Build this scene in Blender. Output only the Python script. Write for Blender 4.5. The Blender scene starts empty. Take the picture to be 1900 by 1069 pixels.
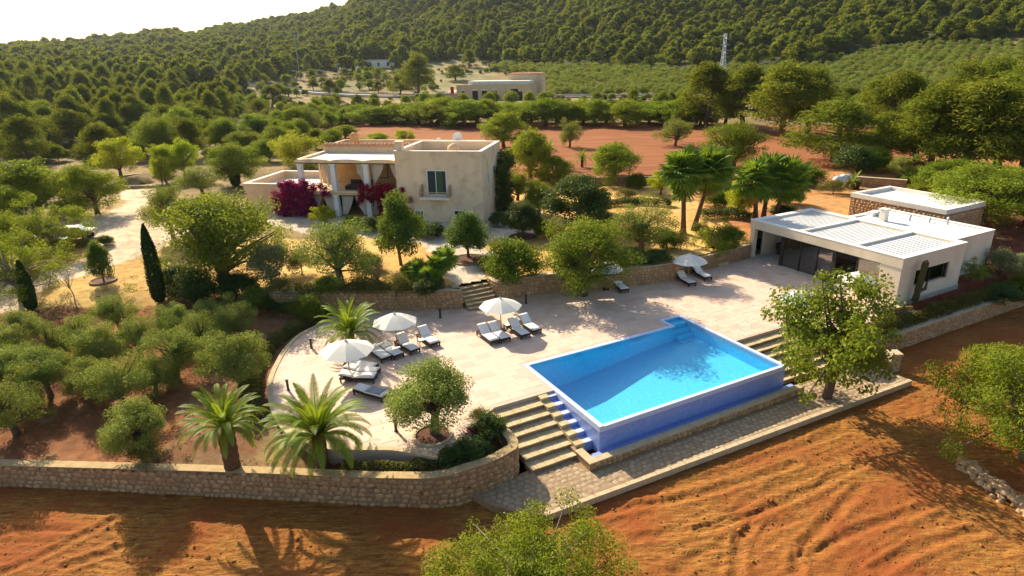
import bpy, math, random
import numpy as np
from mathutils import Matrix, Vector
from mathutils.geometry import tessellate_polygon

SC = bpy.context.scene
COL = SC.collection
R = math.radians
# ------------------------------------------------------------------ camera, sky, sun, exposure
CAM_Z = 18.0                      # metres above the pool terrace (terrace = 0)
FOCAL = 1180.0                    # pixels on a 1900 px wide picture
PITCH = math.atan(430 / 1180.0)
ROLL = R(1.4)
FWD = np.array([0, math.cos(PITCH), -math.sin(PITCH)])
UPV = np.array([0, math.sin(PITCH), math.cos(PITCH)])
XC = math.cos(ROLL) * np.array([1., 0, 0]) - math.sin(ROLL) * UPV
YC = math.sin(ROLL) * np.array([1., 0, 0]) + math.cos(ROLL) * UPV
cam = bpy.data.cameras.new('camera'); camo = bpy.data.objects.new('camera', cam); COL.objects.link(camo)
cam.sensor_width = 36; cam.lens = 36 * FOCAL / 1900; cam.clip_start = .5; cam.clip_end = 9000
M4 = Matrix.Identity(4)
for i in range(3):
    M4[i][0] = XC[i]; M4[i][1] = YC[i]; M4[i][2] = -FWD[i]
M4[2][3] = CAM_Z
camo.matrix_world = M4
SC.camera = camo

SUN_AZ = R(-34.0)                 # from straight ahead, to the left
SUN_EL = R(31.5)
world = bpy.data.worlds.new('World'); SC.world = world; world.use_nodes = True
wn = world.node_tree.nodes; wl = world.node_tree.links; wn.clear()
sky = wn.new('ShaderNodeTexSky'); sky.sky_type = 'NISHITA'; sky.sun_disc = False
sky.sun_elevation = SUN_EL; sky.sun_rotation = SUN_AZ; sky.altitude = 60; sky.air_density = 1.2; sky.dust_density = 2.2
bg = wn.new('ShaderNodeBackground'); bg.inputs[1].default_value = .092
wo = wn.new('ShaderNodeOutputWorld'); wl.new(sky.outputs[0], bg.inputs[0]); wl.new(bg.outputs[0], wo.inputs[0])
sl = bpy.data.lights.new('sun', 'SUN'); sl.energy = 5.0; sl.angle = R(.55); sl.color = (1, .87, .645)
so = bpy.data.objects.new('sun', sl); COL.objects.link(so)
sd = Vector((math.sin(SUN_AZ) * math.cos(SUN_EL), math.cos(SUN_AZ) * math.cos(SUN_EL), math.sin(SUN_EL)))
so.rotation_euler = sd.to_track_quat('Z', 'Y').to_euler(); so.location = (0, 0, 60)
vs = SC.view_settings; vs.view_transform = 'Standard'; vs.look = 'None'; vs.gamma = 1; vs.use_curve_mapping = False; vs.exposure = .92
SC.render.engine = 'CYCLES'
SC.cycles.use_denoising = True; SC.cycles.denoiser = 'OPENIMAGEDENOISE'; SC.cycles.denoising_input_passes = 'RGB_ALBEDO_NORMAL'; SC.cycles.denoising_prefilter = 'NONE'
SC.cycles.max_bounces = 7; SC.cycles.diffuse_bounces = 3; SC.cycles.transparent_max_bounces = 8; SC.cycles.volume_bounces = 0

rng = np.random.default_rng(7); random.seed(7)
# ------------------------------------------------------------------ small maths
def sstep(t):
    t = np.clip(t, 0, 1); return t * t * (3 - 2 * t)
def _h(ix, iy, s):
    n = (ix * 374761393 + iy * 668265263 + s * 974634777) & 0x7fffffff
    n = ((n ^ (n >> 13)) * 1274126177) & 0x7fffffff
    return ((n ^ (n >> 16)) & 0xffff) / 65535.0
def noise(x, y, s=0):
    x = np.asarray(x, float); y = np.asarray(y, float)
    ix = np.floor(x).astype(np.int64); iy = np.floor(y).astype(np.int64); fx = x - ix; fy = y - iy
    fx = fx * fx * (3 - 2 * fx); fy = fy * fy * (3 - 2 * fy)
    a = _h(ix, iy, s); b = _h(ix + 1, iy, s); c = _h(ix, iy + 1, s); d = _h(ix + 1, iy + 1, s)
    return (a * (1 - fx) + b * fx) * (1 - fy) + (c * (1 - fx) + d * fx) * fy
def fbm(x, y, s=0, o=4):
    t = 0; a = .5
    for k in range(o):
        t = t + a * noise(np.asarray(x) * 2 ** k, np.asarray(y) * 2 ** k, s + k); a *= .5
    return t / (1 - .5 ** o)
def inpoly(x, y, poly):
    x = np.asarray(x, float); y = np.asarray(y, float); r = np.zeros(x.shape, bool); n = len(poly)
    for i in range(n):
        x1, y1 = poly[i][:2]; x2, y2 = poly[(i + 1) % n][:2]
        if y1 == y2: continue
        c = ((y1 > y) != (y2 > y)) & (x < (x2 - x1) * (y - y1) / (y2 - y1) + x1)
        r ^= c
    return r
# pool frame: v runs along the long side of the pool, u along the short side away from the camera
AZ = R(-27.5)
EU = np.array([math.sin(AZ), math.cos(AZ)]); EV = np.array([math.cos(AZ), -math.sin(AZ)])
ROT = R(27.5)
def W(v, u, z=0.):
    p = v * EV + u * EU; return (float(p[0]), float(p[1]), z)
def VU(x, y): return x * EV[0] + y * EV[1], x * EU[0] + y * EU[1]
def lerp(a, b, t): return a + (b - a) * t
def catmull(pts, n=6):
    out = []; P = [np.array(p, float) for p in pts]; P = [2 * P[0] - P[1]] + P + [2 * P[-1] - P[-2]]
    for i in range(1, len(P) - 2):
        for k in range(n):
            t = k / n; a, b, c, d = P[i - 1:i + 3]
            out.append(tuple(.5 * ((2 * b) + (c - a) * t + (2 * a - 5 * b + 4 * c - d) * t * t + (3 * b - a - 3 * c + d) * t ** 3)))
    out.append(tuple(P[-2])); return out

# ------------------------------------------------------------------ terrain heights
FRONT = [(-120, 39), (-45, 29.3), (-26.3, 27.35), (-17.6, 26.4), (-12, 25.75), (-6.7, 25.1), (-3.8, 24.85), (-2.3, 25.2), (-1.0, 25.85), (.05, 26.8)]
FR_X = [p[0] for p in FRONT]; FR_Y = [p[1] for p in FRONT]
BACKWALL = [W(4.8, 49.1), W(8.0, 47.0), W(11.7, 44.9), W(14.6, 43.2), W(17.3, 42.3)]
def ridge(az):
    return np.interp(np.degrees(az), [-60, -36.1, -33.1, -30.3, -28.7, -27.1, -24.6, -21.9, -19.1, -15.9, -14.5, -13.1, -9, 0, 10, 20, 37, 60], [28.7, 30.7, 38.4, 42.0, 42.4, 45.8, 42.7, 54.8, 60.3, 63.2, 68.6, 64.3, 130, 150, 120, 95, 95, 90])
def zt(x, y):
    x = np.asarray(x, float); y = np.asarray(y, float)
    r = np.hypot(x, y); az = np.arctan2(x, y); v, u = VU(x, y); d = np.degrees(az)
    left = -.9 + .022 * (y - 27) + .022 * np.clip(x + 30, 0, 30)
    left = np.where(y > 44, left + (.62 - left) * sstep((y - 44) / 7), left)
    left = np.where(y > 51, left + (1.4 - left) * sstep((y - 51) / 14), left)
    line = np.interp(x, [-60, -18.4, -14.7, -10.3, -7, -4.2, 60], [49, 46.0, 45.3, 45.3, 45.3, 45.6, 45.6])
    left = np.where((x > -19.5) & (y > line), np.maximum(left, 1.4 - .5 * sstep((-15 - x) / 5)), left)
    right = np.where(v < 45.6, np.where(u > 37.5, 1.4, np.where(u < 30, -.62, -.3)), 1.4 * sstep((u - 27) / 14) - .85 * sstep((26.2 - u) / 1.2))
    sel = sstep((x + 5.0) / .5)
    z = np.where(y < 62, left * (1 - sel) + right * sel, np.where(v > 45.6, right, 1.4))
    z = np.where((y < 62) & (x < -19) & (y > 51), left, z)
    z = np.where((x > -11.5) & (x < 3) & (y < 32), z - .45 * sstep((x + 11.5) / 2) * (u > 22), z)
    z = z + .8 * sstep((y - np.interp(x, [-40, 5, 40, 90], [95, 86, 84, 70])) / np.where(x > 5, .8, 9.)) * np.where(x > 62, sstep((95 - x) / 30), 1)
    # beyond the road the land rises in terraces, then the wooded hills
    t1 = np.where(d < -14, lerp(150., 250., sstep((d + 30) / 16)), 262.)
    g1 = np.where(d < -14, 9., 13.)
    z = z + g1 * sstep((r - t1) / 190.)
    rr = ridge(az); R1 = np.interp(d, [-60, -30, -14, 0, 12, 40, 60], [900, 900, 900, 1050, 800, 760, 760])
    r0 = np.interp(d, [-60, -20, -10, 0, 40, 60], [300, 330, 400, 400, 410, 410])
    t = np.clip((r - r0) / (R1 - r0), 0, None)
    hill = np.where(t < 1, sstep(t) * .55 + .45 * np.clip(t, 0, 1), 1 - .25 * sstep((t - 1) / 1.2)) * (rr - 12)
    spur = 16 * np.sin(d * .55 + r * .004) * sstep((r - r0) / 250)
    lf = 1 - .8 * sstep((-11 - d) / 4)
    z = z + hill + lf * spur * sstep((r - r0 - 40) / 200) * .6 + lf * (fbm(x / 90, y / 90, 5) - .5) * 14 * sstep((r - r0) / 200)
    far = 235 * np.exp(-((d + 1.5) / 12.) ** 2) * sstep((r - 1150) / 500)
    return np.where(r > 1150, np.maximum(z, far), z)
def ray(px, py):
    d = FOCAL * FWD + (px - 950) * XC - (py - 534.5) * YC; return d / np.linalg.norm(d)
def gp(px, py, z=None):
    """the point of the ground (or of the level z) seen in that direction of the survey photo"""
    d = ray(px, py)
    if z is not None:
        t = (z - CAM_Z) / d[2]; return np.array([0, 0, CAM_Z]) + t * d
    ts = np.concatenate([np.arange(22, 300, .25), np.geomspace(300, 2500, 900)])
    p = np.array([0, 0, CAM_Z]) + ts[:, None] * d; below = p[:, 2] < zt(p[:, 0], p[:, 1])
    i = int(np.argmax(below)) if below.any() else len(ts) - 1
    q = p[i].copy(); q[2] = float(zt(q[0], q[1])); return q
def proj(p):
    v = np.asarray(p, float) - np.array([0, 0, CAM_Z]); zz = v @ FWD
    return 950 + FOCAL * (v @ XC) / zz, 534.5 - FOCAL * (v @ YC) / zz, zz
def rise(b, py2):
    lo, hi = 0, 80
    for _ in range(40):
        m = (lo + hi) / 2
        if proj(np.array(b) + [0, 0, m])[1] > py2: lo = m
        else: hi = m
    return m

# ------------------------------------------------------------------ materials
MATS = {}
def nt(name):
    m = bpy.data.materials.new(name); m.use_nodes = True; n = m.node_tree.nodes; n.clear()
    MATS[name] = m; return m, n, m.node_tree.links
def mixc(n, l, f, a, b):
    x = n.new('ShaderNodeMix'); x.data_type = 'RGBA'
    for s, val in ((0, f), (6, a), (7, b)):
        if hasattr(val, 'links') or isinstance(val, bpy.types.NodeSocket): l.new(val, x.inputs[s])
        elif s == 0: x.inputs[0].default_value = val
        else: x.inputs[s].default_value = (*val, 1)
    return x.outputs[2]
def ntex(n, l, scale, detail=4, stretch=None, rot=0, coord='Object', rough=.55):
    tc = n.new('ShaderNodeTexCoord'); mp = n.new('ShaderNodeMapping'); t = n.new('ShaderNodeTexNoise')
    if stretch: mp.inputs['Scale'].default_value = stretch
    mp.inputs['Rotation'].default_value[2] = rot
    t.inputs['Scale'].default_value = scale; t.inputs['Detail'].default_value = detail; t.inputs['Roughness'].default_value = rough
    l.new(tc.outputs[coord], mp.inputs[0]); l.new(mp.outputs[0], t.inputs[0]); return t.outputs[0]
def ramp(n, l, f, lo, hi):
    r = n.new('ShaderNodeMapRange'); r.inputs[1].default_value = lo; r.inputs[2].default_value = hi; l.new(f, r.inputs[0]); return r.outputs[0]
def surf(name, c1, c2, scale=3., rough=.85, bump=.0, bscale=20., c3=None, s3=.6, stretch=None, rnd=0., spec=.3, metal=0., rot=0):
    m, n, l = nt(name); out = n.new('ShaderNodeOutputMaterial'); p = n.new('ShaderNodeBsdfPrincipled')
    c = mixc(n, l, ramp(n, l, ntex(n, l, scale, 5, stretch, rot), .32, .68), c1, c2)
    if c3: c = mixc(n, l, ramp(n, l, ntex(n, l, s3, 6), .5, .68), c, c3)
    if rnd:
        oi = n.new('ShaderNodeObjectInfo'); hs = n.new('ShaderNodeHueSaturation')
        r = n.new('ShaderNodeMapRange'); r.inputs[3].default_value = 1 - rnd; r.inputs[4].default_value = 1 + rnd
        l.new(oi.outputs['Random'], r.inputs[0]); l.new(r.outputs[0], hs.inputs['Value']); l.new(c, hs.inputs['Color']); c = hs.outputs[0]
    l.new(c, p.inputs['Base Color']); p.inputs['Roughness'].default_value = rough; p.inputs['Specular IOR Level'].default_value = spec; p.inputs['Metallic'].default_value = metal
    if bump:
        b = n.new('ShaderNodeBump'); b.inputs['Strength'].default_value = bump; b.inputs['Distance'].default_value = .05
        l.new(ntex(n, l, bscale, 6), b.inputs['Height']); l.new(b.outputs[0], p.inputs['Normal'])
    l.new(p.outputs[0], out.inputs[0]); return m
def leafmat(name, c1, c2, c3=None, trans=.35, gloss=.04, rnd=.18):
    """per-leaf tint from the face attribute 'lv', per-plant tint from the object's random number"""
    m, n, l = nt(name); out = n.new('ShaderNodeOutputMaterial')
    at = n.new('ShaderNodeAttribute'); at.attribute_name = 'lv'
    if 'flower' not in name and 'citrus' not in name: c1, c2, c3 = [tuple(1.16 * q for q in w) for w in (c1, c2, c3)]
    c = mixc(n, l, at.outputs['Fac'], c1, c2)
    if c3:
        c = mixc(n, l, ramp(n, l, at.outputs['Fac'], .9, .95), c, c3)
    oi = n.new('ShaderNodeObjectInfo'); hs = n.new('ShaderNodeHueSaturation')
    r = n.new('ShaderNodeMapRange'); r.inputs[3].default_value = 1 - rnd; r.inputs[4].default_value = 1 + rnd
    l.new(oi.outputs['Random'], r.inputs[0]); l.new(r.outputs[0], hs.inputs['Value']); l.new(c, hs.inputs['Color'])
    mu = n.new('ShaderNodeMath'); mu.operation = 'MULTIPLY'; mu.inputs[1].default_value = 13.7; fr = n.new('ShaderNodeMath'); fr.operation = 'FRACT'; h2 = n.new('ShaderNodeMapRange'); h2.inputs[3].default_value = .478; h2.inputs[4].default_value = .515
    l.new(oi.outputs['Random'], mu.inputs[0]); l.new(mu.outputs[0], fr.inputs[0]); l.new(fr.outputs[0], h2.inputs[0]); l.new(h2.outputs[0], hs.inputs['Hue'])
    d = n.new('ShaderNodeBsdfDiffuse'); t = n.new('ShaderNodeBsdfTranslucent'); g = n.new('ShaderNodeBsdfGlossy'); g.inputs['Roughness'].default_value = .45
    l.new(hs.outputs[0], d.inputs[0]); tw = mixc(n, l, .5, hs.outputs[0], (.36, .38, .02)) if 'flower' not in name else hs.outputs[0]; l.new(tw, t.inputs[0])
    a = n.new('ShaderNodeMixShader'); a.inputs[0].default_value = trans; l.new(d.outputs[0], a.inputs[1]); l.new(t.outputs[0], a.inputs[2])
    b = n.new('ShaderNodeMixShader'); b.inputs[0].default_value = gloss; l.new(a.outputs[0], b.inputs[1]); l.new(g.outputs[0], b.inputs[2])
    l.new(b.outputs[0], out.inputs[0]); return m
def ground_mat(name):
    m, n, l = nt(name); out = n.new('ShaderNodeOutputMaterial'); p = n.new('ShaderNodeBsdfPrincipled')
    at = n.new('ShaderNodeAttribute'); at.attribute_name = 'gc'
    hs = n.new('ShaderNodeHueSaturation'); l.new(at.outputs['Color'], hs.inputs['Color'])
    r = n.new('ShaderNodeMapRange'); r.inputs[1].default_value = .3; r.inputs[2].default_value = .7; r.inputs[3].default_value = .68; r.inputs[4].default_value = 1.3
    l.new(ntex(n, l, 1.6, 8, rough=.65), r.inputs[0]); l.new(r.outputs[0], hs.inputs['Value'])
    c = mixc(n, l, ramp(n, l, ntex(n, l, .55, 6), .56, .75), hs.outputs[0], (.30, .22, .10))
    l.new(c, p.inputs['Base Color']); p.inputs['Roughness'].default_value = .95; p.inputs['Specular IOR Level'].default_value = .1
    b = n.new('ShaderNodeBump'); b.inputs['Strength'].default_value = .5; b.inputs['Distance'].default_value = .08
    l.new(ntex(n, l, 5, 8), b.inputs['Height']); l.new(b.outputs[0], p.inputs['Normal']); l.new(p.outputs[0], out.inputs[0]); return m
def field_mat():
    m, n, l = nt('ploughed_soil'); out = n.new('ShaderNodeOutputMaterial'); p = n.new('ShaderNodeBsdfPrincipled')
    streak = ntex(n, l, 3.2, 8, (.25, 2.2, 1), -ROT, rough=.7)
    c = mixc(n, l, ramp(n, l, streak, .36, .66), (.155, .052, .016), (.40, .168, .038))
    c = mixc(n, l, ramp(n, l, ntex(n, l, 7, 8, (.3, 1.6, 1), -ROT, rough=.75), .5, .72), c, (.55, .315, .078))
    c = mixc(n, l, ramp(n, l, ntex(n, l, .22, 5), .42, .66), c, (.275, .082, .024))
    l.new(c, p.inputs['Base Color']); p.inputs['Roughness'].default_value = .95; p.inputs['Specular IOR Level'].default_value = .08
    b = n.new('ShaderNodeBump'); b.inputs['Strength'].default_value = .8; b.inputs['Distance'].default_value = .07
    l.new(ntex(n, l, 9, 9, rough=.7), b.inputs['Height']); l.new(b.outputs[0], p.inputs['Normal']); l.new(p.outputs[0], out.inputs[0]); return m
def row_mat():
    m, n, l = nt('red_field_soil'); out = n.new('ShaderNodeOutputMaterial'); p = n.new('ShaderNodeBsdfPrincipled')
    c = mixc(n, l, ramp(n, l, ntex(n, l, .55, 6, (.10, 1.6, 1), R(14), rough=.6), .38, .64), (.20, .070, .030), (.345, .135, .055))
    c = mixc(n, l, ramp(n, l, ntex(n, l, .05, 4), .45, .65), c, (.30, .115, .045))
    l.new(c, p.inputs['Base Color']); p.inputs['Roughness'].default_value = .95; p.inputs['Specular IOR Level'].default_value = .1
    b = n.new('ShaderNodeBump'); b.inputs['Strength'].default_value = .7; b.inputs['Distance'].default_value = .12
    l.new(ntex(n, l, .9, 5, (.12, 1.6, 1), R(14)), b.inputs['Height']); l.new(b.outputs[0], p.inputs['Normal']); l.new(p.outputs[0], out.inputs[0]); return m
def glass_mat(name, tint=(.02, .025, .03), mixv=.55):
    m, n, l = nt(name); out = n.new('ShaderNodeOutputMaterial'); g = n.new('ShaderNodeBsdfGlossy'); t = n.new('ShaderNodeBsdfTransparent')
    g.inputs['Roughness'].default_value = .03; t.inputs[0].default_value = (.55, .58, .58, 1)
    fr = n.new('ShaderNodeFresnel'); fr.inputs[0].default_value = 1.6
    r = n.new('ShaderNodeMapRange'); r.inputs[3].default_value = mixv * .35; r.inputs[4].default_value = 1; l.new(fr.outputs[0], r.inputs[0])
    x = n.new('ShaderNodeMixShader'); l.new(r.outputs[0], x.inputs[0]); l.new(t.outputs[0], x.inputs[1]); l.new(g.outputs[0], x.inputs[2]); l.new(x.outputs[0], out.inputs[0]); return m
def water_mat():
    m, n, l = nt('pool_water'); out = n.new('ShaderNodeOutputMaterial'); g = n.new('ShaderNodeBsdfGlossy'); t = n.new('ShaderNodeBsdfTransparent')
    g.inputs['Roughness'].default_value = .06; t.inputs[0].default_value = (.80, .96, 1, 1)
    b = n.new('ShaderNodeBump'); b.inputs['Strength'].default_value = .35; b.inputs['Distance'].default_value = .03
    l.new(ntex(n, l, 4.5, 3), b.inputs['Height']); l.new(b.outputs[0], g.inputs['Normal'])
    x = n.new('ShaderNodeMixShader'); x.inputs[0].default_value = .045; l.new(t.outputs[0], x.inputs[1]); l.new(g.outputs[0], x.inputs[2]); l.new(x.outputs[0], out.inputs[0]); return m
def mosaic_mat(name, c1, c2, scale, rough=.3, spec=.5):
    m, n, l = nt(name); out = n.new('ShaderNodeOutputMaterial'); p = n.new('ShaderNodeBsdfPrincipled')
    tc = n.new('ShaderNodeTexCoord'); v = n.new('ShaderNodeTexVoronoi'); v.inputs['Scale'].default_value = scale; v.inputs['Randomness'].default_value = .35
    l.new(tc.outputs['Object'], v.inputs[0]); sp = n.new('ShaderNodeSeparateColor'); l.new(v.outputs['Color'], sp.inputs[0])
    c = mixc(n, l, sp.outputs[0], c1, c2)
    c = mixc(n, l, ramp(n, l, ntex(n, l, 1.3, 4), .4, .7), c, tuple(.5 * (a + b) for a, b in zip(c1, c2)))
    l.new(c, p.inputs['Base Color']); p.inputs['Roughness'].default_value = rough; p.inputs['Specular IOR Level'].default_value = spec; l.new(p.outputs[0], out.inputs[0]); return m

ground_mat('ground'); field_mat(); row_mat(); water_mat(); glass_mat('window_glass')
surf('stone', (.52, .32, .165), (.38, .22, .105), 2.2, .9, .6, 9, (.62, .44, .25), .9, rnd=.25)
surf('stone_cool', (.42, .325, .21), (.33, .245, .15), 3, .9, .5, 10, (.50, .41, .29), 1.1, rnd=.18)
surf('mortar', (.37, .245, .14), (.27, .17, .09), 3, .95, .5, 18)
surf('cap_stone', (.56, .45, .29), (.46, .35, .21), 2.5, .9, .5, 12)
surf('wall_top', (.50, .36, .18), (.38, .26, .125), 3, .95, .6, 9)
surf('step_stone', (.60, .46, .26), (.44, .31, .16), 4, .9, .6, 10, (.66, .54, .34), 2.)
surf('terrace_slab', (.63, .465, .355), (.57, .41, .31), .6, .8, .25, 9)
surf('terrace_tile', (.72, .525, .40), (.65, .46, .35), .5, .75, .25, 10, (.70, .54, .42), .9, rnd=.03)
surf('terrace_tile_pale', (.705, .535, .415), (.64, .475, .365), .5, .75, .25, 10, rnd=.03)
surf('terrace_tile_rose', (.65, .46, .345), (.585, .405, .305), .5, .75, .25, 10, rnd=.03)
mosaic_mat('pool_tile', (.07, .47, .78), (.12, .60, .87), 9, .35)
mosaic_mat('pool_outside', (.21, .31, .66), (.31, .41, .78), 7, .3)
surf('pool_coping', (.60, .66, .86), (.50, .57, .80), 4, .4, spec=.5)
surf('plaster_cream', (.87, .695, .475), (.79, .615, .41), 1.1, .9, .5, 14, (.62, .49, .335), .7, (1, 1, .25))
surf('plaster_sand', (.70, .52, .33), (.60, .43, .26), 1.2, .9, .35, 14)
surf('plaster_orange', (.60, .37, .17), (.53, .31, .13), 1.5, .9, .2, 14)
surf('balcony_wing', (.42, .30, .19), (.34, .24, .15), 2, .9, .2, 14)
surf('plaster_white', (.80, .755, .67), (.73, .68, .59), 1.2, .85, .2, 14, (.67, .61, .51), .5, (1, 1, .3))
surf('pavilion_wall', (.78, .68, .53), (.72, .61, .46), .9, .85, .2, 14, (.66, .55, .41), .5, (1, 1, .3))
surf('white_roof', (.84, .83, .80), (.78, .76, .72), .8, .8, .1, 12)
surf('paint_white', (.80, .80, .80), (.74, .74, .75), 2, .5)
surf('roof_tile', (.42, .20, .10), (.55, .30, .16), 4, .85, .4, 14)
surf('dark_frame', (.05, .04, .035), (.03, .025, .022), 3, .5)
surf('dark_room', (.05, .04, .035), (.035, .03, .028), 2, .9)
surf('room_wood', (.22, .12, .06), (.15, .08, .04), 2, .7)
surf('shutter', (.012, .035, .04), (.018, .05, .05), 3, .5)
surf('shutter_open', (.035, .085, .05), (.045, .11, .055), 3, .5)
surf('curtain', (.66, .59, .50), (.56, .49, .41), 2, .95)
surf('canvas', (.80, .76, .66), (.72, .68, .59), 1.2, .9)
surf('canvas_blue', (.55, .66, .74), (.47, .60, .70), 1.2, .9)
surf('wood_pole', (.42, .27, .12), (.34, .20, .08), 5, .6)
surf('wicker', (.055, .028, .02), (.035, .018, .014), 30, .7, .4, 60)
surf('cushion', (.88, .86, .83), (.82, .80, .77), 3, .95, .2, 20)
surf('towel_grey', (.30, .32, .36), (.25, .27, .31), 3, .95)
surf('bronze', (.06, .035, .025), (.04, .025, .02), 6, .5)
surf('concrete', (.52, .47, .39), (.44, .39, .31), 2, .9, .4, 10)
surf('bark', (.17, .12, .085), (.10, .07, .05), 6, .95, .8, 14)
surf('bark_pale', (.36, .31, .24), (.25, .20, .15), 6, .95, .6, 14)
surf('bark_palm', (.17, .095, .05), (.09, .05, .03), 5, .95, 1., 8)
surf('bark_orange', (.34, .16, .07), (.22, .10, .05), 6, .95, .7, 14)
surf('dead_leaf', (.42, .24, .09), (.30, .16, .06), 4, .95)
surf('soil_dark', (.13, .05, .028), (.09, .035, .02), 3, .95, .6, 8)
surf('soil_red', (.30, .11, .045), (.20, .07, .03), 2, .95, .6, 8)
surf('car_blue', (.015, .02, .075), (.012, .016, .06), 2, .25, spec=.6)
surf('car_black', (.012, .012, .016), (.01, .01, .012), 2, .25, spec=.6)
surf('car_white', (.75, .76, .78), (.72, .73, .75), 2, .3, spec=.5)
surf('rubber', (.02, .02, .02), (.015, .015, .015), 4, .9)
surf('tail_lamp', (.45, .05, .02), (.40, .04, .02), 3, .3)
surf('steel', (.42, .45, .48), (.36, .38, .41), 4, .5, metal=.3)
surf('asphalt', (.40, .40, .41), (.35, .35, .36), .5, .7)
surf('red_cloth', (.55, .03, .04), (.45, .03, .03), 3, .9)
surf('pot_dark', (.06, .03, .035), (.04, .02, .025), 4, .6)
surf('cactus', (.10, .085, .03), (.06, .06, .025), 5, .9, .8, 20)
leafmat('leaf_olive', (.13, .172, .031), (.26, .305, .068), (.35, .37, .11), .35, .01)
leafmat('leaf_carob', (.082, .135, .012), (.195, .26, .026), (.28, .32, .04), .42, .008)
leafmat('leaf_fig', (.09, .132, .013), (.20, .26, .026), (.28, .32, .04), .44, .008)
leafmat('leaf_almond', (.105, .165, .012), (.235, .305, .026), (.32, .36, .05), .46, .008)
leafmat('leaf_lime', (.22, .30, .014), (.42, .48, .022), (.52, .53, .04), .62, .008)
leafmat('leaf_yellow', (.30, .29, .03), (.44, .40, .05), (.52, .44, .07), .4, .005)
leafmat('leaf_citrus', (.016, .05, .009), (.048, .11, .016), (.10, .18, .025), .25, .025)
leafmat('leaf_citrus_mid', (.032, .09, .010), (.082, .175, .02), (.15, .25, .03), .33, .018)
leafmat('leaf_pine', (.060, .088, .012), (.165, .195, .027), (.23, .24, .04), .42, .0, rnd=.34)
leafmat('leaf_cypress', (.012, .040, .010), (.035, .085, .017), (.07, .13, .03), .15, .008)
leafmat('leaf_palm', (.075, .15, .010), (.215, .295, .020), (.31, .35, .035), .42, .02)
leafmat('leaf_fan', (.06, .14, .014), (.155, .275, .028), (.26, .36, .05), .42, .02)
leafmat('leaf_hedge', (.075, .08, .022), (.16, .145, .04), (.25, .20, .07), .25, .005)
leafmat('leaf_dry', (.19, .135, .045), (.32, .22, .08), (.40, .29, .11), .3, .005)
leafmat('leaf_bush', (.07, .12, .012), (.16, .23, .025), (.23, .28, .04), .40, .008)
leafmat('leaf_grey', (.13, .155, .075), (.24, .27, .13), (.32, .34, .18), .25, .008)
leafmat('flower_magenta', (.16, .004, .03), (.40, .010, .075), (.60, .03, .15), .35, .005)

# ------------------------------------------------------------------ mesh helpers
class MB:
    def __init__(s): s.v = []; s.f = []
    def add(s, vs_, fs):
        o = len(s.v); s.v += [tuple(map(float, q)) for q in vs_]; s.f += [tuple(i + o for i in f) for f in fs]; return s
    def box(s, x0, x1, y0, y1, z0, z1):
        return s.add([(x0, y0, z0), (x1, y0, z0), (x1, y1, z0), (x0, y1, z0), (x0, y0, z1), (x1, y0, z1), (x1, y1, z1), (x0, y1, z1)],
                     [(0, 3, 2, 1), (4, 5, 6, 7), (0, 1, 5, 4), (1, 2, 6, 5), (2, 3, 7, 6), (3, 0, 4, 7)])
    def bar(s, a, b, w, h=None, up=(0, 0, 1)):
        h = h or w; a = Vector(a); b = Vector(b); d = (b - a).normalized(); x = d.cross(Vector(up))
        if x.length < 1e-4: x = d.cross(Vector((1, 0, 0)))
        x.normalize(); y = x.cross(d); x *= w / 2; y *= h / 2
        return s.add([a - x - y, a + x - y, a + x + y, a - x + y, b - x - y, b + x - y, b + x + y, b - x + y],
                     [(0, 1, 2, 3), (7, 6, 5, 4), (0, 4, 5, 1), (1, 5, 6, 2), (2, 6, 7, 3), (3, 7, 4, 0)])
    def tube(s, pts, rad, n=6, cap=True):
        pts = [Vector(p) for p in pts]; o = len(s.v); x = None
        for i, p in enumerate(pts):
            d = (pts[min(i + 1, len(pts) - 1)] - pts[max(i - 1, 0)]).normalized()
            if x is None: x = d.orthogonal().normalized()
            x = (x - d * x.dot(d)).normalized(); y = d.cross(x); r = rad[i] if hasattr(rad, '__len__') else rad
            for k in range(n):
                a = 2 * math.pi * k / n; q = p + (x * math.cos(a) + y * math.sin(a)) * r; s.v.append(tuple(q))
        for i in range(len(pts) - 1):
            for k in range(n):
                a = o + i * n + k; b = o + i * n + (k + 1) % n; s.f.append((a, b, b + n, a + n))
        if cap:
            s.f.append(tuple(o + k for k in range(n))[::-1]); s.f.append(tuple(o + (len(pts) - 1) * n + k for k in range(n)))
        return s
    def cyl(s, c, r0, r1, h, n=12): return s.tube([c, (c[0], c[1], c[2] + h)], [r0, r1], n)
    def prism(s, poly, z0, z1, sides=True, bottom=False):
        """solid of a plan outline; z0/z1 may be functions of (x, y)"""
        fz = z1 if callable(z1) else (lambda x, y: z1); bz = z0 if callable(z0) else (lambda x, y: z0)
        n = len(poly); tri = tessellate_polygon([[Vector((p[0], p[1], 0)) for p in poly]])
        top = [(p[0], p[1], fz(p[0], p[1])) for p in poly]; bot = [(p[0], p[1], bz(p[0], p[1])) for p in poly]
        area = sum(poly[i][0] * poly[(i + 1) % n][1] - poly[(i + 1) % n][0] * poly[i][1] for i in range(n))
        fs = []
        for t in tri:
            a, b, c = [poly[i] for i in t]
            cr = (b[0] - a[0]) * (c[1] - a[1]) - (c[0] - a[0]) * (b[1] - a[1])
            t = tuple(t) if cr > 0 else tuple(t)[::-1]
            fs.append(t)
            if bottom: fs.append(tuple(i + n for i in t[::-1]))
        if sides:
            for i in range(n):
                j = (i + 1) % n; q = (i, i + n, j + n, j); fs.append(q if area > 0 else q[::-1])
        return s.add(top + bot, fs)
    def mesh(s, name):
        m = bpy.data.meshes.new(name); m.from_pydata(s.v, [], s.f); m.update(); return m
    def obj(s, name, mat, parent=None, smooth=False, loc=None):
        return link(name, s.mesh(name), mat, parent, smooth, loc)
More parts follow.
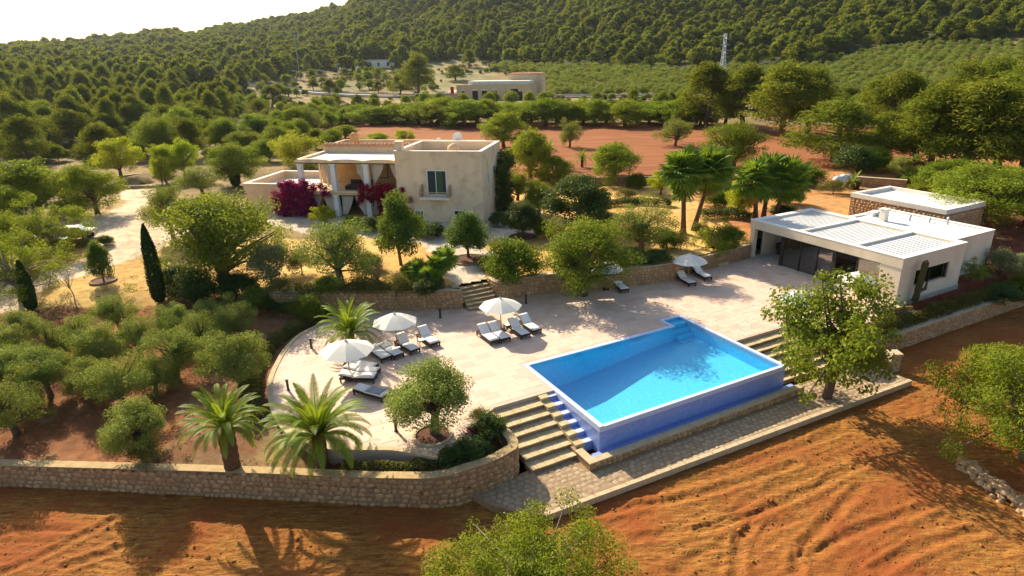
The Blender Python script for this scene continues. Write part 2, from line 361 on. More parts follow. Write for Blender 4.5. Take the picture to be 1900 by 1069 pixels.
def link(name, mesh, mat=None, parent=None, smooth=False, loc=None, rot=None, scale=None):
    o = bpy.data.objects.new(name, mesh); COL.objects.link(o)
    if mat and len(mesh.materials) == 0: mesh.materials.append(MATS[mat])
    if parent: o.parent = parent
    if smooth: mesh.polygons.foreach_set('use_smooth', [True] * len(mesh.polygons))
    if loc is not None: o.location = loc
    if rot is not None: o.rotation_euler = rot if hasattr(rot, '__len__') else (0, 0, rot)
    if scale is not None: o.scale = scale if hasattr(scale, '__len__') else (scale,) * 3
    return o
def npmesh(name, V, F, lv=None, mat=None, gc=None):
    V = np.asarray(V, np.float32); F = np.asarray(F, np.int32); m = bpy.data.meshes.new(name); k = F.shape[1]
    m.vertices.add(len(V)); m.vertices.foreach_set('co', V.ravel()); m.loops.add(F.size); m.loops.foreach_set('vertex_index', F.ravel())
    m.polygons.add(len(F)); m.polygons.foreach_set('loop_start', np.arange(0, F.size, k, dtype=np.int32)); m.polygons.foreach_set('loop_total', np.full(len(F), k, np.int32))
    if lv is not None:
        a = m.attributes.new('lv', 'FLOAT', 'FACE'); a.data.foreach_set('value', np.asarray(lv, np.float32))
    if gc is not None:
        a = m.attributes.new('gc', 'FLOAT_COLOR', 'POINT'); a.data.foreach_set('color', np.concatenate([gc, np.ones((len(gc), 1))], 1).astype(np.float32).ravel())
    m.update(calc_edges=True)
    if mat: m.materials.append(MATS[mat])
    return m
def tag(o, label, cat, group=None, kind=None):
    if label: o['label'] = label
    if cat: o['category'] = cat
    if group: o['group'] = group
    if kind: o['kind'] = kind
    return o
def thing(name, label, cat, loc=(0, 0, 0), rotz=0., group=None):
    o = bpy.data.objects.new(name, None); COL.objects.link(o); o.location = tuple(float(c) for c in loc); o.rotation_euler = (0, 0, rotz); o.empty_display_size = .3
    return tag(o, label, cat, group)
def copy_tree(o, parent=None):
    c = o.copy(); COL.objects.link(c); c.parent = parent
    for ch in o.children: copy_tree(ch, c)
    return c
def structure(o): o['kind'] = 'structure'; return o
# ------------------------------------------------------------------ the setting: terrace outline, ground, field
C_LEFT = [W(9.3, 46.0), W(7.6, 44.5), W(5.7, 43.2), W(4.5, 41.5), W(3.7, 39.8), W(2.9, 37.6), W(2.55, 35.8), W(2.4, 33.2), W(2.75, 30.6), W(4.0, 28.4), W(5.6, 27.3), W(7.0, 26.45), W(8.0, 25.45), W(8.7, 24.8), W(9.6, 24.65), W(10.4, 25.3), W(11.0, 26.1), W(11.7, 26.9), W(12.9, 27.5)]
C_LEFT = [(p[0], p[1]) for p in catmull([q[:2] for q in C_LEFT], 5)]
PV0, PV1, PU0, PU1 = 16.85, 30.55, 23.0, 31.15          # pool rectangle
xy = lambda v, u: W(v, u)[:2]
TERRACE = C_LEFT + [xy(16.85, 27.5), xy(PV0, PU1), xy(28.6, PU1), xy(28.6, 32.35), xy(PV1, 32.35), xy(PV1, 27.05), xy(36, 27.05), xy(36, 24.25), xy(45.55, 24.2), xy(45.6, 39.9),
                    xy(40, 39.3), xy(35.1, 39.0), xy(31, 39.7), xy(26.5, 41.2), xy(22.9, 42.0), xy(20.3, 42.2), xy(20.3, 43.2), xy(17.5, 43.2), xy(17.4, 42.4), xy(14.6, 43.4), xy(11.7, 45.1)]
def dist_line(x, y, pts):
    d = np.full(np.shape(x), 1e9)
    for a, b in zip(pts[:-1], pts[1:]):
        ax, ay = a[:2]; bx, by = b[:2]; L2 = (bx - ax) ** 2 + (by - ay) ** 2 + 1e-9
        t = np.clip(((x - ax) * (bx - ax) + (y - ay) * (by - ay)) / L2, 0, 1); d = np.minimum(d, np.hypot(x - ax - t * (bx - ax), y - ay - t * (by - ay)))
    return d
def survey(pts): return [tuple(gp(*p)[:2]) for p in pts]
REDFIELD = [(-48, 176), (-30, 168), (0, 165), (45, 150), (82, 138), (84, 112), (60, 96), (38, 85.2), (6, 87), (-8, 92), (-22, 102), (-38, 130)]
DRIVE = survey([(0, 530), (0, 585), (60, 560), (120, 520), (180, 505), (250, 480), (330, 455), (420, 430), (420, 405), (300, 420), (270, 395), (300, 345), (225, 345), (235, 385), (170, 400), (130, 440), (170, 455), (185, 475), (90, 500)])
COURT = survey([(420, 395), (540, 425), (640, 440), (800, 450), (850, 545), (900, 540), (910, 450), (1000, 440), (1010, 395), (940, 385), (900, 415), (560, 400), (470, 370)])
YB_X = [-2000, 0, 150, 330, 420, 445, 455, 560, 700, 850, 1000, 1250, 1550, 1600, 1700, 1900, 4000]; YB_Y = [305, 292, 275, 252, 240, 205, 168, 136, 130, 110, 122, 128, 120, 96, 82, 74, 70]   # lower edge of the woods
def ground_colour(x, y):
    n1 = fbm(x / 6, y / 6, 11); n2 = fbm(x / 25, y / 25, 12); v, u = VU(x, y)
    wx = x + (fbm(x / 3, y / 3, 21) - .5) * 3; wy = y + (fbm(x / 3, y / 3, 22) - .5) * 3
    def c(a, b, t=n1): t = sstep((t - .3) / .4)[:, None]; return np.array(a) * (1 - t) + np.array(b) * t
    g = c((.17, .125, .055), (.29, .195, .085))                                            # dry grass
    far = np.hypot(x, y) > 175
    g = np.where((far & (n2 > .5))[:, None], c((.16, .17, .07), (.33, .25, .12)), g)
    def put(mask, col): g[mask] = col[mask]
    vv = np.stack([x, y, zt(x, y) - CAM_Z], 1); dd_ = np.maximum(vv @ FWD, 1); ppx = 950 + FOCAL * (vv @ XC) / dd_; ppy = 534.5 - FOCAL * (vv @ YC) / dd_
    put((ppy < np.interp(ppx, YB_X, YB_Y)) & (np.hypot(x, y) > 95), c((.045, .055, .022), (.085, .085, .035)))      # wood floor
    put(inpoly(wx, wy, REDFIELD), c((.25, .092, .040), (.33, .13, .056), fbm(x / 2, y / 9, 31)))
    put((y < 86) & (x > -20) & (y > 44), c((.64, .40, .13), (.54, .31, .09)))
    put((y < 100) & (x > 22) & (v > 46) & (u > 34), c((.50, .25, .09), (.40, .17, .06)))
    put((v > 45) & (u < 34) & (v < 90), c((.16, .045, .025), (.22, .065, .035)))
    put((wx < -18) & (wy < 47.5), c((.20, .082, .036), (.30, .125, .05)))
    put((wx < -13) & (wy < 45) & (wx > -19), c((.17, .08, .04), (.24, .12, .06)))
    put((wx > -19) & (wx < 2) & (wy < 27.5), c((.16, .09, .045), (.23, .14, .07)))
    put((wx < -18) & (wy > 47.5) & (wy < 62), c((.62, .40, .13), (.53, .32, .10)))
    put((wx < -18) & (wy > 62) & (wy < 85), c((.27, .19, .08), (.40, .27, .11)))
    put(inpoly(wx, wy, DRIVE), c((.58, .43, .28), (.65, .50, .34)))
    put(inpoly(wx, wy, COURT), c((.52, .43, .33), (.58, .48, .37)))
    return g
# one polar sheet from the garden to beyond the ridges
rr_ = np.concatenate([np.arange(20, 92, .36), np.arange(92, 180, 1.5), np.geomspace(180, 3200, 130)])
aa_ = np.radians(np.concatenate([np.arange(-85, -50, 1.0), np.arange(-50, 50.01, .32), np.arange(51, 86, 1.0)]))
AA, RR = np.meshgrid(aa_, rr_); gx = (RR * np.sin(AA)).ravel(); gy = (RR * np.cos(AA)).ravel()
na = len(aa_); nr = len(rr_)
I = (np.arange(nr - 1)[:, None] * na + np.arange(na - 1)).ravel(); Fq = np.stack([I, I + 1, I + na + 1, I + na], 1)[:, ::-1]
qx = gx[Fq].mean(1); qy = gy[Fq].mean(1); qv, qu = VU(qx, qy)
ter = inpoly(qx, qy, TERRACE)
infront = (qy < np.interp(qx, FR_X, FR_Y) - .12) & (qx < .1)
infront |= (qx >= -.2) & (qu < np.where(qv < 45.4, np.interp(qv, [0, 12, 12.9, 17, 17.1, 30.5, 36, 36.1, 45], [28, 27.4, 27.4, 27.4, 31, 31, 27, 24.3, 24.2]), 23.5))
infront |= (qv > PV0) & (qv < PV1) & (qu < 32.3) | (qv > 45.5) & (qv < 59.5) & (qu > 27) & (qu < 36.0) | (qv > 45.5) & (qv < 53.5) & (qu > 26) & (qu < 39.75)
infront |= (qv > 17.5) & (qv < 20.3) & (qu < 43.2) & (qu > 38)
keep = ~(ter | infront)
zz_ = zt(gx, gy) + (fbm(gx / 1.7, gy / 1.7, 41) - .5) * .12 * (np.hypot(gx, gy) < 200)
# low ploughing ridges in the far red field
v_, u_ = VU(gx, gy)
Fk = Fq[keep]; used = np.unique(Fk); remap = np.full(len(gx), -1); remap[used] = np.arange(len(used))
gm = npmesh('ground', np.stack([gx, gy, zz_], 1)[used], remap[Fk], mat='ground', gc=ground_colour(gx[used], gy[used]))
gm.polygons.foreach_set('use_smooth', [True] * len(gm.polygons))
structure(link('ground', gm))

hx_ = np.arange(-62, 100, .8); hy_ = np.arange(82, 180, .8); HX, HY = np.meshgrid(hx_, hy_); X = HX.ravel(); Y = HY.ravel(); I = (np.arange(len(hy_) - 1)[:, None] * len(hx_) + np.arange(len(hx_) - 1)).ravel(); Fq = np.stack([I, I + 1, I + len(hx_) + 1, I + len(hx_)], 1)
cxm = X[Fq].mean(1); cym = Y[Fq].mean(1); Fk = Fq[inpoly(cxm + (fbm(cxm / 4, cym / 4, 23) - .5) * 5, cym + (fbm(cxm / 4, cym / 4, 24) - .5) * 5, REDFIELD) & (cym > np.interp(cxm, [-40, 5, 40, 90], [95, 87.2, 85.2, 72]))]
used = np.unique(Fk); remap = np.full(len(X), -1); remap[used] = np.arange(len(used)); rm = npmesh('red_field', np.stack([X, Y, zt(X, Y) + .10 + .05 * np.sin((Y + X * .25) * 2 * math.pi / 2.4)], 1)[used], remap[Fk], mat='red_field_soil'); rm.polygons.foreach_set('use_smooth', [True] * len(rm.polygons)); structure(link('red_field', rm))

# ploughed field in front of the walls
fx = np.concatenate([np.arange(-75, -29, .6), np.arange(-29, 41, .09), np.arange(41, 100, .5)]); fy = np.concatenate([np.arange(6, 16.5, .5), np.arange(16.5, 43, .09), np.arange(43, 62, .5)])
GX, GY = np.meshgrid(fx, fy); X = GX.ravel(); Y = GY.ravel(); v_, u_ = VU(X, Y)
wob = (fbm(v_ / 9, u_ / 9, 51) - .5) * 2.2
amp = sstep((fbm(v_ / 8, u_ / 2.2, 52) - .36) / .25); dl = sstep((-2 - X) / 8); q_ = v_ * .55 + u_ * .84
Z = -1.93 + (1 - dl) * (.010 * np.sin((u_ + wob) * 2 * math.pi / .45) * amp + .010 * np.sin((u_ + wob * .6) * 2 * math.pi / 1.7))
Z += dl * (.014 * np.sin((q_ + wob) * 2 * math.pi / .45) * amp + .010 * np.sin((q_ + wob * .5) * 2 * math.pi / 2.1))
Z += (fbm((v_ + wob) / 3.2, (u_ + wob) / .30, 55, 3) - .5) * .04 + (fbm(X / .24, Y / .24, 53, 3) - .5) * .085 + (fbm(X / 3.5, Y / 3.5, 54) - .5) * .04
TRACKS = [[(1365, 1069), (1375, 1000), (1400, 960)], [(1480, 1060), (1486, 1020), (1540, 960), (1600, 905)], [(1500, 1030), (1590, 985), (1720, 940)], [(1630, 1055), (1740, 1005), (1820, 985)],
          [(1300, 985), (1420, 945), (1560, 880), (1600, 860)], [(1060, 960), (1300, 915), (1480, 860)], [(5, 1062), (110, 1015), (215, 962)], [(120, 1052), (240, 1010)], [(30, 982), (130, 982)],
          [(1180, 1000), (1320, 970), (1450, 900), (1580, 870)], [(1120, 940), (1330, 880), (1560, 800)], [(1250, 1060), (1330, 1010), (1480, 960)], [(640, 1010), (720, 1000), (820, 985)]]
TZ = np.zeros_like(Z)
for k, tr in enumerate(TRACKS):
    w = [tuple(gp(a, b, -1.9)[:2]) for a, b in tr]; d = dist_line(X + (noise(X / 1.1, Y / 1.1, 60) - .5) * .16, Y + (noise(X / 1.1, Y / 1.1, 61) - .5) * .16, catmull(w, 5) if len(w) > 2 else w)
    tz = (-.07 * np.exp(-(d / .20) ** 2) + .055 * np.exp(-((d - .42) / .16) ** 2)) * (.75 + .3 * fbm(X / 1.5, Y / 1.5, 63 + k)) * (.6 if k > 8 else 1); TZ = np.where(np.abs(tz) > np.abs(TZ), tz, TZ)
Z += TZ
hide = (zt(X, Y) > -1.4) & ((Y > np.interp(X, FR_X, FR_Y) + .4) & (X < 0) | (u_ > 24) & (X >= 0))
Z = np.where(hide, -2.4, Z)
n1 = len(fx); I = (np.arange(len(fy) - 1)[:, None] * n1 + np.arange(n1 - 1)).ravel(); Fq = np.stack([I, I + 1, I + n1 + 1, I + n1], 1)
fm = npmesh('ploughed_field', np.stack([X, Y, Z], 1), Fq[~hide[Fq].all(1)], mat='ploughed_soil'); fm.polygons.foreach_set('use_smooth', [True] * len(fm.polygons))
structure(link('ploughed_field', fm))
# clods lying on the field: nobody could count them
def chunk_variants(k, n=7, seed=1):
    r = np.random.default_rng(seed); out = []
    for _ in range(k):
        a = np.sort((np.arange(n) + r.uniform(-.3, .3, n)) * 2 * math.pi / n)
        sx, sy = 1 + r.uniform(-.12, .12), 1 + r.uniform(-.12, .12)
        ring = np.stack([np.sign(np.cos(a)) * np.abs(np.cos(a)) ** .7 * sx, np.sign(np.sin(a)) * np.abs(np.sin(a)) ** .7 * sy], 1) * r.uniform(.88, 1.05, (n, 1))
        V = np.concatenate([np.c_[ring, np.zeros(n)], np.c_[ring * .8, np.full(n, .75) * r.uniform(.8, 1.2, n)], [[r.uniform(-.15, .15), r.uniform(-.15, .15), 1.0]]])
        F = [(i, (i + 1) % n, n + (i + 1) % n) for i in range(n)] + [(i, n + (i + 1) % n, n + i) for i in range(n)] + [(n + i, n + (i + 1) % n, 2 * n) for i in range(n)]
        out.append((V, np.array(F)))
    return out
CH = chunk_variants(10)
def chunks(P, S, rotm, name, mat, seed=3):
    """many small pieces joined into one mesh: P positions, S (n,3) sizes, rotm (n,3,3)"""
    r = np.random.default_rng(seed); Vs = []; Fs = []; o = 0
    for i in range(len(P)):
        V, F = CH[r.integers(len(CH))]; Vs.append((V * S[i]) @ rotm[i].T + P[i]); Fs.append(F + o); o += len(V)
    return npmesh(name, np.concatenate(Vs), np.concatenate(Fs), mat=mat)
def rz(a):
    c, s = np.cos(a), np.sin(a); z = np.zeros_like(a); o = np.ones_like(a); return np.stack([np.stack([c, -s, z], -1), np.stack([s, c, z], -1), np.stack([z, z, o], -1)], -2)
N = 9000; cx = rng.uniform(-28, 34, N); cy = rng.uniform(16.5, 38, N); cv, cu = VU(cx, cy); ok = (cy < np.interp(cx, FR_X, FR_Y) - .3) & (cx < 0) | (cx >= 0) & (cu < 19.6) | (cv > 39) & (cu < 22)
cx, cy = cx[ok], cy[ok]; s = rng.gamma(1.6, .014, len(cx)) + .012
ix = np.clip(np.searchsorted(fx, cx), 0, n1 - 1); iy = np.clip(np.searchsorted(fy, cy), 0, len(fy) - 1)
cm = chunks(np.c_[cx, cy, Z[iy * n1 + ix] - .01], np.c_[s, s * .8, s * .8], rz(rng.uniform(0, 6.3, len(cx))), 'soil_clods', 'ploughed_soil')
ns = 15000; sx_ = rng.uniform(-28, 36, ns); sy_ = rng.uniform(17, 40, ns); cv, cu = VU(sx_, sy_); ok = ((sy_ < np.interp(sx_, FR_X, FR_Y) - .3) & (sx_ < 0) | (sx_ >= 0) & (cu < 19.6) | (cv > 39) & (cu < 22)) & (fbm(sx_ / 3, sy_ / 3, 77) > .42); sx_, sy_ = sx_[ok], sy_[ok]; ns = len(sx_)
jx = np.clip(np.searchsorted(fx, sx_), 0, n1 - 1); jy = np.clip(np.searchsorted(fy, sy_), 0, len(fy) - 1); zc_ = Z[jy * n1 + jx]; an = ROT + rng.normal(0, .5, ns); ln = rng.uniform(.06, .2, ns)[:, None]; dv_ = np.c_[np.cos(an), np.sin(an), rng.normal(.1, .3, ns)] * ln; wv_ = np.c_[-np.sin(an), np.cos(an), np.zeros(ns)] * .008; c0_ = np.c_[sx_, sy_, zc_ + .035]
sm_ = npmesh('straw', np.stack([c0_ - dv_ - wv_, c0_ + dv_ - wv_, c0_ + dv_ + wv_, c0_ - dv_ + wv_], 1).reshape(-1, 3), np.arange(4 * ns).reshape(-1, 4), rng.random(ns), 'leaf_dry'); tag(link('straw', sm_), 'bits of straw and dry stalks strewn over the ploughed field', 'straw', kind='stuff')
tag(link('soil_clods', cm), 'loose red-brown earth clods scattered over the ploughed field', 'soil', kind='stuff')

# the road across the valley
rdp = [(x, 286 - (x + 55.8) * .30) for x in np.arange(-190, 330, 6)]
mb = MB()
for (a, b) in zip(rdp[:-1], rdp[1:]):
    pts = [(a[0], a[1] - 3.6), (b[0], b[1] - 3.6), (b[0], b[1] + 3.6), (a[0], a[1] + 3.6)]
    mb.add([(p[0], p[1], float(zt(p[0], p[1])) + .35) for p in pts], [(0, 1, 2, 3)])
structure(mb.obj('road', 'asphalt'))
for s_, lab in ((-3.9, 'low pale barrier on the near side of the valley road'), (3.9, 'low pale barrier on the far side of the valley road')):
    tr_ = MB()
    for (a, b) in zip(rdp[:-1], rdp[1:]):
        za, zb = float(zt(a[0], a[1] + s_)) + .35, float(zt(b[0], b[1] + s_)) + .35; tr_.bar((a[0], a[1] + s_, za + .35), (b[0], b[1] + s_, zb + .35), .12, .5)
    tag(tr_.obj('guard_rail', 'concrete'), lab, 'barrier')

# ------------------------------------------------------------------ dry-stone walls
def resample(pts, step):
    pts = [np.array(p, float) for p in pts]; d = [0]
    for a, b in zip(pts[:-1], pts[1:]): d.append(d[-1] + np.linalg.norm(b[:2] - a[:2]))
    n = max(2, int(round(d[-1] / step)) + 1); t = np.linspace(0, d[-1], n); P = np.array(pts)
    return np.stack([np.interp(t, d, P[:, k]) for k in range(P.shape[1])], 1), t
def wall_body(path, thick, name, mat, parent, over=0., z0=None, ztop=None):
    """path rows: x, y, z bottom, z top; the stones' face is on the right-hand side of the walking direction"""
    P = np.array(path, float); T = np.gradient(P[:, :2], axis=0); T /= np.linalg.norm(T, axis=1)[:, None]; Nn = np.c_[T[:, 1], -T[:, 0]]
    A = P[:, :2] + Nn * over; B = P[:, :2] - Nn * (thick + over); zb = P[:, 2] if z0 is None else P[:, 3] + z0; ztp = P[:, 3] if ztop is None else P[:, 3] + ztop
    n = len(P); V = np.concatenate([np.c_[A, zb], np.c_[A, ztp], np.c_[B, ztp], np.c_[B, zb]]); mb = MB(); F = []
    for i in range(n - 1):
        F += [(i, i + 1, n + i + 1, n + i), (n + i, n + i + 1, 2 * n + i + 1, 2 * n + i), (2 * n + i, 2 * n + i + 1, 3 * n + i + 1, 3 * n + i)]
    F += [(0, n, 2 * n, 3 * n), (n - 1, 4 * n - 1, 3 * n - 1, 2 * n - 1)]
    mb.add(V, F); return mb.obj(name, mat, parent)
def wall_stones(path, w=.34, h=.25, seed=1, jit=.35):
    """positions, sizes and orientations of rubble stones on the face"""
    r = np.random.default_rng(seed); fine, t = resample(path, .05); T = np.gradient(fine[:, :2], axis=0); T /= np.linalg.norm(T, axis=1)[:, None]
    P = []; S = []; M = []; L = t[-1]; hmax = (fine[:, 3] - fine[:, 2]).max(); nc = int(hmax / h) + 2
    for c in range(nc):
        x = r.uniform(0, w)
        while x < L:
            ww = w * r.uniform(.55, 1.5); i = min(int(x / L * (len(fine) - 1)), len(fine) - 1); i2 = min(int((x + ww / 2) / L * (len(fine) - 1)), len(fine) - 1)
            z = fine[i2, 2] + h * (c + .5) + r.uniform(-.2, .2) * h * jit * 2; hh = h * r.uniform(.8, 1.25)
            if z + hh * .35 < fine[i2, 3] and x + ww / 2 < L:
                tt = T[i2]; nn = np.array([tt[1], -tt[0]]); a = r.uniform(-.25, .25)
                X_ = np.array([tt[0], tt[1], 0]); Y_ = np.array([0, 0, 1.]); N_ = np.array([nn[0], nn[1], 0])
                Xr = X_ * math.cos(a) + Y_ * math.sin(a); Yr = -X_ * math.sin(a) + Y_ * math.cos(a)
                P.append([fine[i2, 0] + nn[0] * -.02, fine[i2, 1] + nn[1] * -.02, z]); S.append([ww * .49, hh * .49, r.uniform(.05, .10)]); M.append(np.stack([Xr, Yr, N_], 1))
            x += ww
    return np.array(P), np.array(S), np.array(M)
CHM = [npmesh('stone', V, F) for V, F in CH]
for m in CHM: m.materials.append(MATS['stone'])
CHC = [npmesh('cobble', V, F) for V, F in CH]
for m in CHC: m.materials.append(MATS['stone_cool'])
def pieces(parent, P, S, M, n_single, name, meshes, mat, seed=5):
    """the n_single pieces that show largest become parts of their own, the rest one part"""
    d = np.array([proj(p)[2] for p in P]); px = np.array([proj(p)[0] for p in P]); py = np.array([proj(p)[1] for p in P])
    size = S[:, 0] * S[:, 1] / d ** 2 * np.where((px > -20) & (px < 1920) & (py < 1080), 1, .001); order = np.argsort(-size); rr = random.Random(seed)
    for i in order[:n_single]:
        o = bpy.data.objects.new(name, rr.choice(meshes)); COL.objects.link(o); o.parent = parent
        mm = Matrix.Identity(4)
        for a in range(3):
            for b in range(3): mm[a][b] = M[i][a][b] * S[i][b]
            mm[a][3] = P[i][a] - parent.location[a]
        o.matrix_basis = mm
    rest = order[n_single:]
    if len(rest):
        m = chunks(P[rest] - np.array(parent.location), S[rest], M[rest], name, mat, seed); o = link(name + 's_far', m, None, parent); o['kind'] = 'stuff'
def stone_wall(name, label, path, thick=.5, single=0, w=.34, h=.25, cap='cap_stone', seed=1, group=None, capt=.07, fine=.4):
    path, _ = resample(path, fine); base = (float(path[0][0]), float(path[0][1]), float(path[0][2]))
    t = thing(name, label, 'wall', base, 0, group); q = path - np.array([base[0], base[1], base[2], base[2]])
    wall_body(q, thick, 'core', 'mortar', t)
    if cap: wall_body(q, thick, 'coping', cap, t, over=.03, z0=.002, ztop=capt)
    P, S, M = wall_stones(path, w, h, seed); pieces(t, P, S, M, single, 'stone', CHM, 'stone', seed); return t
ztop_front = lambda x: float(np.interp(x, [-60, -26, -12, -6.7, -3.8, -2.3, 0], [-.85, -.72, -.45, -.38, -.28, -.12, -.05]))
fp = catmull([(-46, 29.4), (-36, 28.25), (-26.3, 27.2), (-17.6, 26.25), (-12, 25.6), (-6.7, 24.95), (-3.8, 24.7), (-2.3, 25.05), (-1.0, 25.7), (.12, 26.65)], 8) + [xy(12.72, 24.3), xy(12.78, 26), xy(12.8, 27.35)]
stone_wall('retaining_wall', 'long rubble stone retaining wall between the ploughed field and the olive garden, rounded at the stairs', [(p[0], p[1], -2.05, ztop_front(p[0])) for p in fp], .46, 300, .36, .27, cap='wall_top', seed=4, capt=.035)
stone_wall('retaining_wall', 'stone garden wall behind the sun loungers, left of the upper stairs', [(p[0], p[1], -.1, 1.5) for p in catmull([xy(4.6, 49.0), xy(8, 46.9), xy(11.7, 44.8), xy(14.6, 43.1), xy(17.4, 41.6)], 5)] + [(*xy(17.55, 42.2), -.1, 1.5), (*xy(17.5, 43.3), -.1, 1.5)], .5, 120, .33, .25, seed=6)
stone_wall('retaining_wall', 'curved stone garden wall right of the upper stairs, behind the big terrace tree', [(*xy(20.3, 43.3), -.1, 1.5), (*xy(20.3, 41.9), -.1, 1.5)] + [(p[0], p[1], -.1, 1.55) for p in catmull([xy(20.6, 41.5), xy(22.9, 41.5), xy(26, 40.9), xy(29, 39.9), xy(31, 39.2), xy(33.5, 38.5), xy(35.6, 38.3), xy(36.4, 38.6)], 5)], .5, 120, .33, .25, seed=7)
stone_wall('retaining_wall', 'low plastered stone wall left of the glass pavilion', [(p[0], p[1], -.1, 1.25) for p in catmull([xy(36.4, 38.7), xy(37.2, 39.4), xy(40, 39.0), xy(45.4, 39.5)], 5)], .45, 0, .33, .25, seed=8)
stone_wall('retaining_wall', 'long stone wall with a hedge on top, below the pavilion side window', [(p[0], p[1], -2.05, -.75) for p in [xy(36.2, 23.3), xy(40, 23.25), xy(50, 23.15), xy(62, 23.1), xy(90, 23.1)]], .75, 120, .34, .25, seed=9)
stone_wall('garden_wall', 'low stone terrace wall at the near edge of the far red field', [(x, float(np.interp(x, [5, 40], [85.9, 83.9])), 1.3, 2.35) for x in np.linspace(7, 40, 8)], .4, 0, .35, .28, seed=10)
stone_wall('garden_wall', 'low stone wall on the dry ground left of the villa', [(*gp(220, 330)[:2], 1.0, 1.9), (*gp(285, 318)[:2], 1.0, 1.95)], .5, 0, .4, .3, seed=11)
stone_wall('garden_wall', 'low stone edging wall behind the gravel drive, left of the villa', [(*gp(228, 351)[:2], 1.0, 1.75), (*gp(300, 349)[:2], 1.0, 1.75)], .5, 0, .4, .3, seed=12)
stone_wall('garden_wall', 'dry stone terrace wall behind the white bags and potted palm', [(*gp(1585, 345)[:2], .8, 2.5), (*gp(1680, 352)[:2], .8, 2.5)], .5, 0, .4, .3, seed=13)
hp, _ = resample([(*gp(1785, 862, -1.9)[:2], 0), (*gp(1845, 905, -1.9)[:2], 0), (*gp(1960, 985, -1.9)[:2], 0)], .02)
t = thing('stone_heap', 'low tumbled wall of pale stones lying along the field at the lower right', 'wall', (hp[0][0], hp[0][1], -1.95)); k = 380; hi = rng.integers(0, len(hp), k); lay = rng.integers(0, 3, k)
P = np.c_[hp[hi, :2] + rng.normal(0, .22, (k, 2)) * (1.3 - .35 * lay[:, None]), -1.98 + lay * .15]; s_ = rng.uniform(.10, .24, k); pieces(t, P, np.c_[s_, s_ * .8, s_ * .9], rz(rng.uniform(0, 6.3, k)), 120, 'stone', CHM, 'stone', 14)

# ------------------------------------------------------------------ terrace, tiles, lower path
t = structure(thing('terrace', None, None))
MB().prism(TERRACE, -2.1, -.009).obj('slab', 'terrace_slab', t)
mb = MB()
for a, b in zip(C_LEFT[:-1], C_LEFT[1:]): mb.bar((a[0], a[1], -.03), (b[0], b[1], -.03), .30, .14)
mb.obj('edging', 'cap_stone', t)
tw_, tl_ = .60, .90
TILES = []
for i in range(int(46 / tw_)):
    u = 24.2 + i * tw_; off = (i % 2) * tl_ / 2 + (i * .37) % .3
    for k in range(int(46 / tl_) + 1): TILES.append((1.6 + off + k * tl_, u))
TILES = np.array(TILES); ok = np.ones(len(TILES), bool)
for dv, du in ((0, 0), (tl_, 0), (0, tw_), (tl_, tw_), (tl_ / 2, tw_ / 2)):
    P = (TILES[:, :1] + dv) * EV + (TILES[:, 1:] + du) * EU; ok &= inpoly(P[:, 0], P[:, 1], TERRACE)
TILES = TILES[ok]; Pc = (TILES[:, :1] + tl_ / 2) * EV + (TILES[:, 1:] + tw_ / 2) * EU
dd = np.hypot(Pc[:, 0], Pc[:, 1]); order = np.argsort(dd)
tb = MB().box(-tl_ / 2 + .006, tl_ / 2 - .006, -tw_ / 2 + .006, tw_ / 2 - .006, -.03, 0)
tile_names = ['terrace_tile', 'terrace_tile_pale', 'terrace_tile_rose']; tile_m = []
for nme in tile_names: m = tb.mesh('paving_tile'); m.materials.append(MATS[nme]); tile_m.append(m)
for i in order[:300]:
    o = link('paving_tile', tile_m[rng.choice(3, p=[.6, .22, .18])], None, t, loc=(Pc[i][0], Pc[i][1], rng.uniform(-.003, .003)), rot=ROT)
groups = {0: MB(), 1: MB(), 2: MB()}
for i in order[300:]:
    g_ = groups[int(rng.choice(3, p=[.6, .22, .18]))]; z_ = rng.uniform(-.003, .003); c_ = [W(TILES[i][0] + a, TILES[i][1] + b) for a, b in ((.006, .006), (tl_ - .006, .006), (tl_ - .006, tw_ - .006), (.006, tw_ - .006))]
    g_.add([(p[0], p[1], z_) for p in c_] + [(p[0], p[1], -.03) for p in c_], [(0, 1, 2, 3), (0, 4, 5, 1), (1, 5, 6, 2), (2, 6, 7, 3), (3, 7, 4, 0)])
for k, g_ in groups.items(): g_.obj('paving_tiles_far', tile_names[k], t)['kind'] = 'stuff'

PATH = [xy(9.7, 23.3), xy(10.1, 22.3), xy(10.9, 21.2), xy(12.0, 20.35), xy(38.2, 19.75), xy(38.2, 22.8), xy(31.2, 22.9), xy(31.2, 22.0), xy(15.6, 22.0), xy(15.6, 23.6), xy(12.75, 23.6), xy(11.5, 23.4)]
t = structure(thing('lower_path', None, None, (*xy(12, 20.35), -1.6)))
MB().prism([(p[0] - t.location.x, p[1] - t.location.y) for p in PATH], -.7, 0).obj('bed', 'mortar', t)
kb = [xy(12.0, 20.35), xy(38.2, 19.75)]
n_k = 0
for a, b in zip(kb[:-1], kb[1:]):
    L = math.dist(a, b); k = max(1, int(L / .9))
    for i in range(k):
        p = np.array(a) + (np.array(b) - a) * (i / k); q = np.array(a) + (np.array(b) - a) * ((i + .97) / k)
        MB().bar((*(p - np.array(t.location)[:2]), -.12), (*(q - np.array(t.location)[:2]), -.12), .24, .34).obj('kerb_stone', 'cap_stone', t)
P = []; S = []
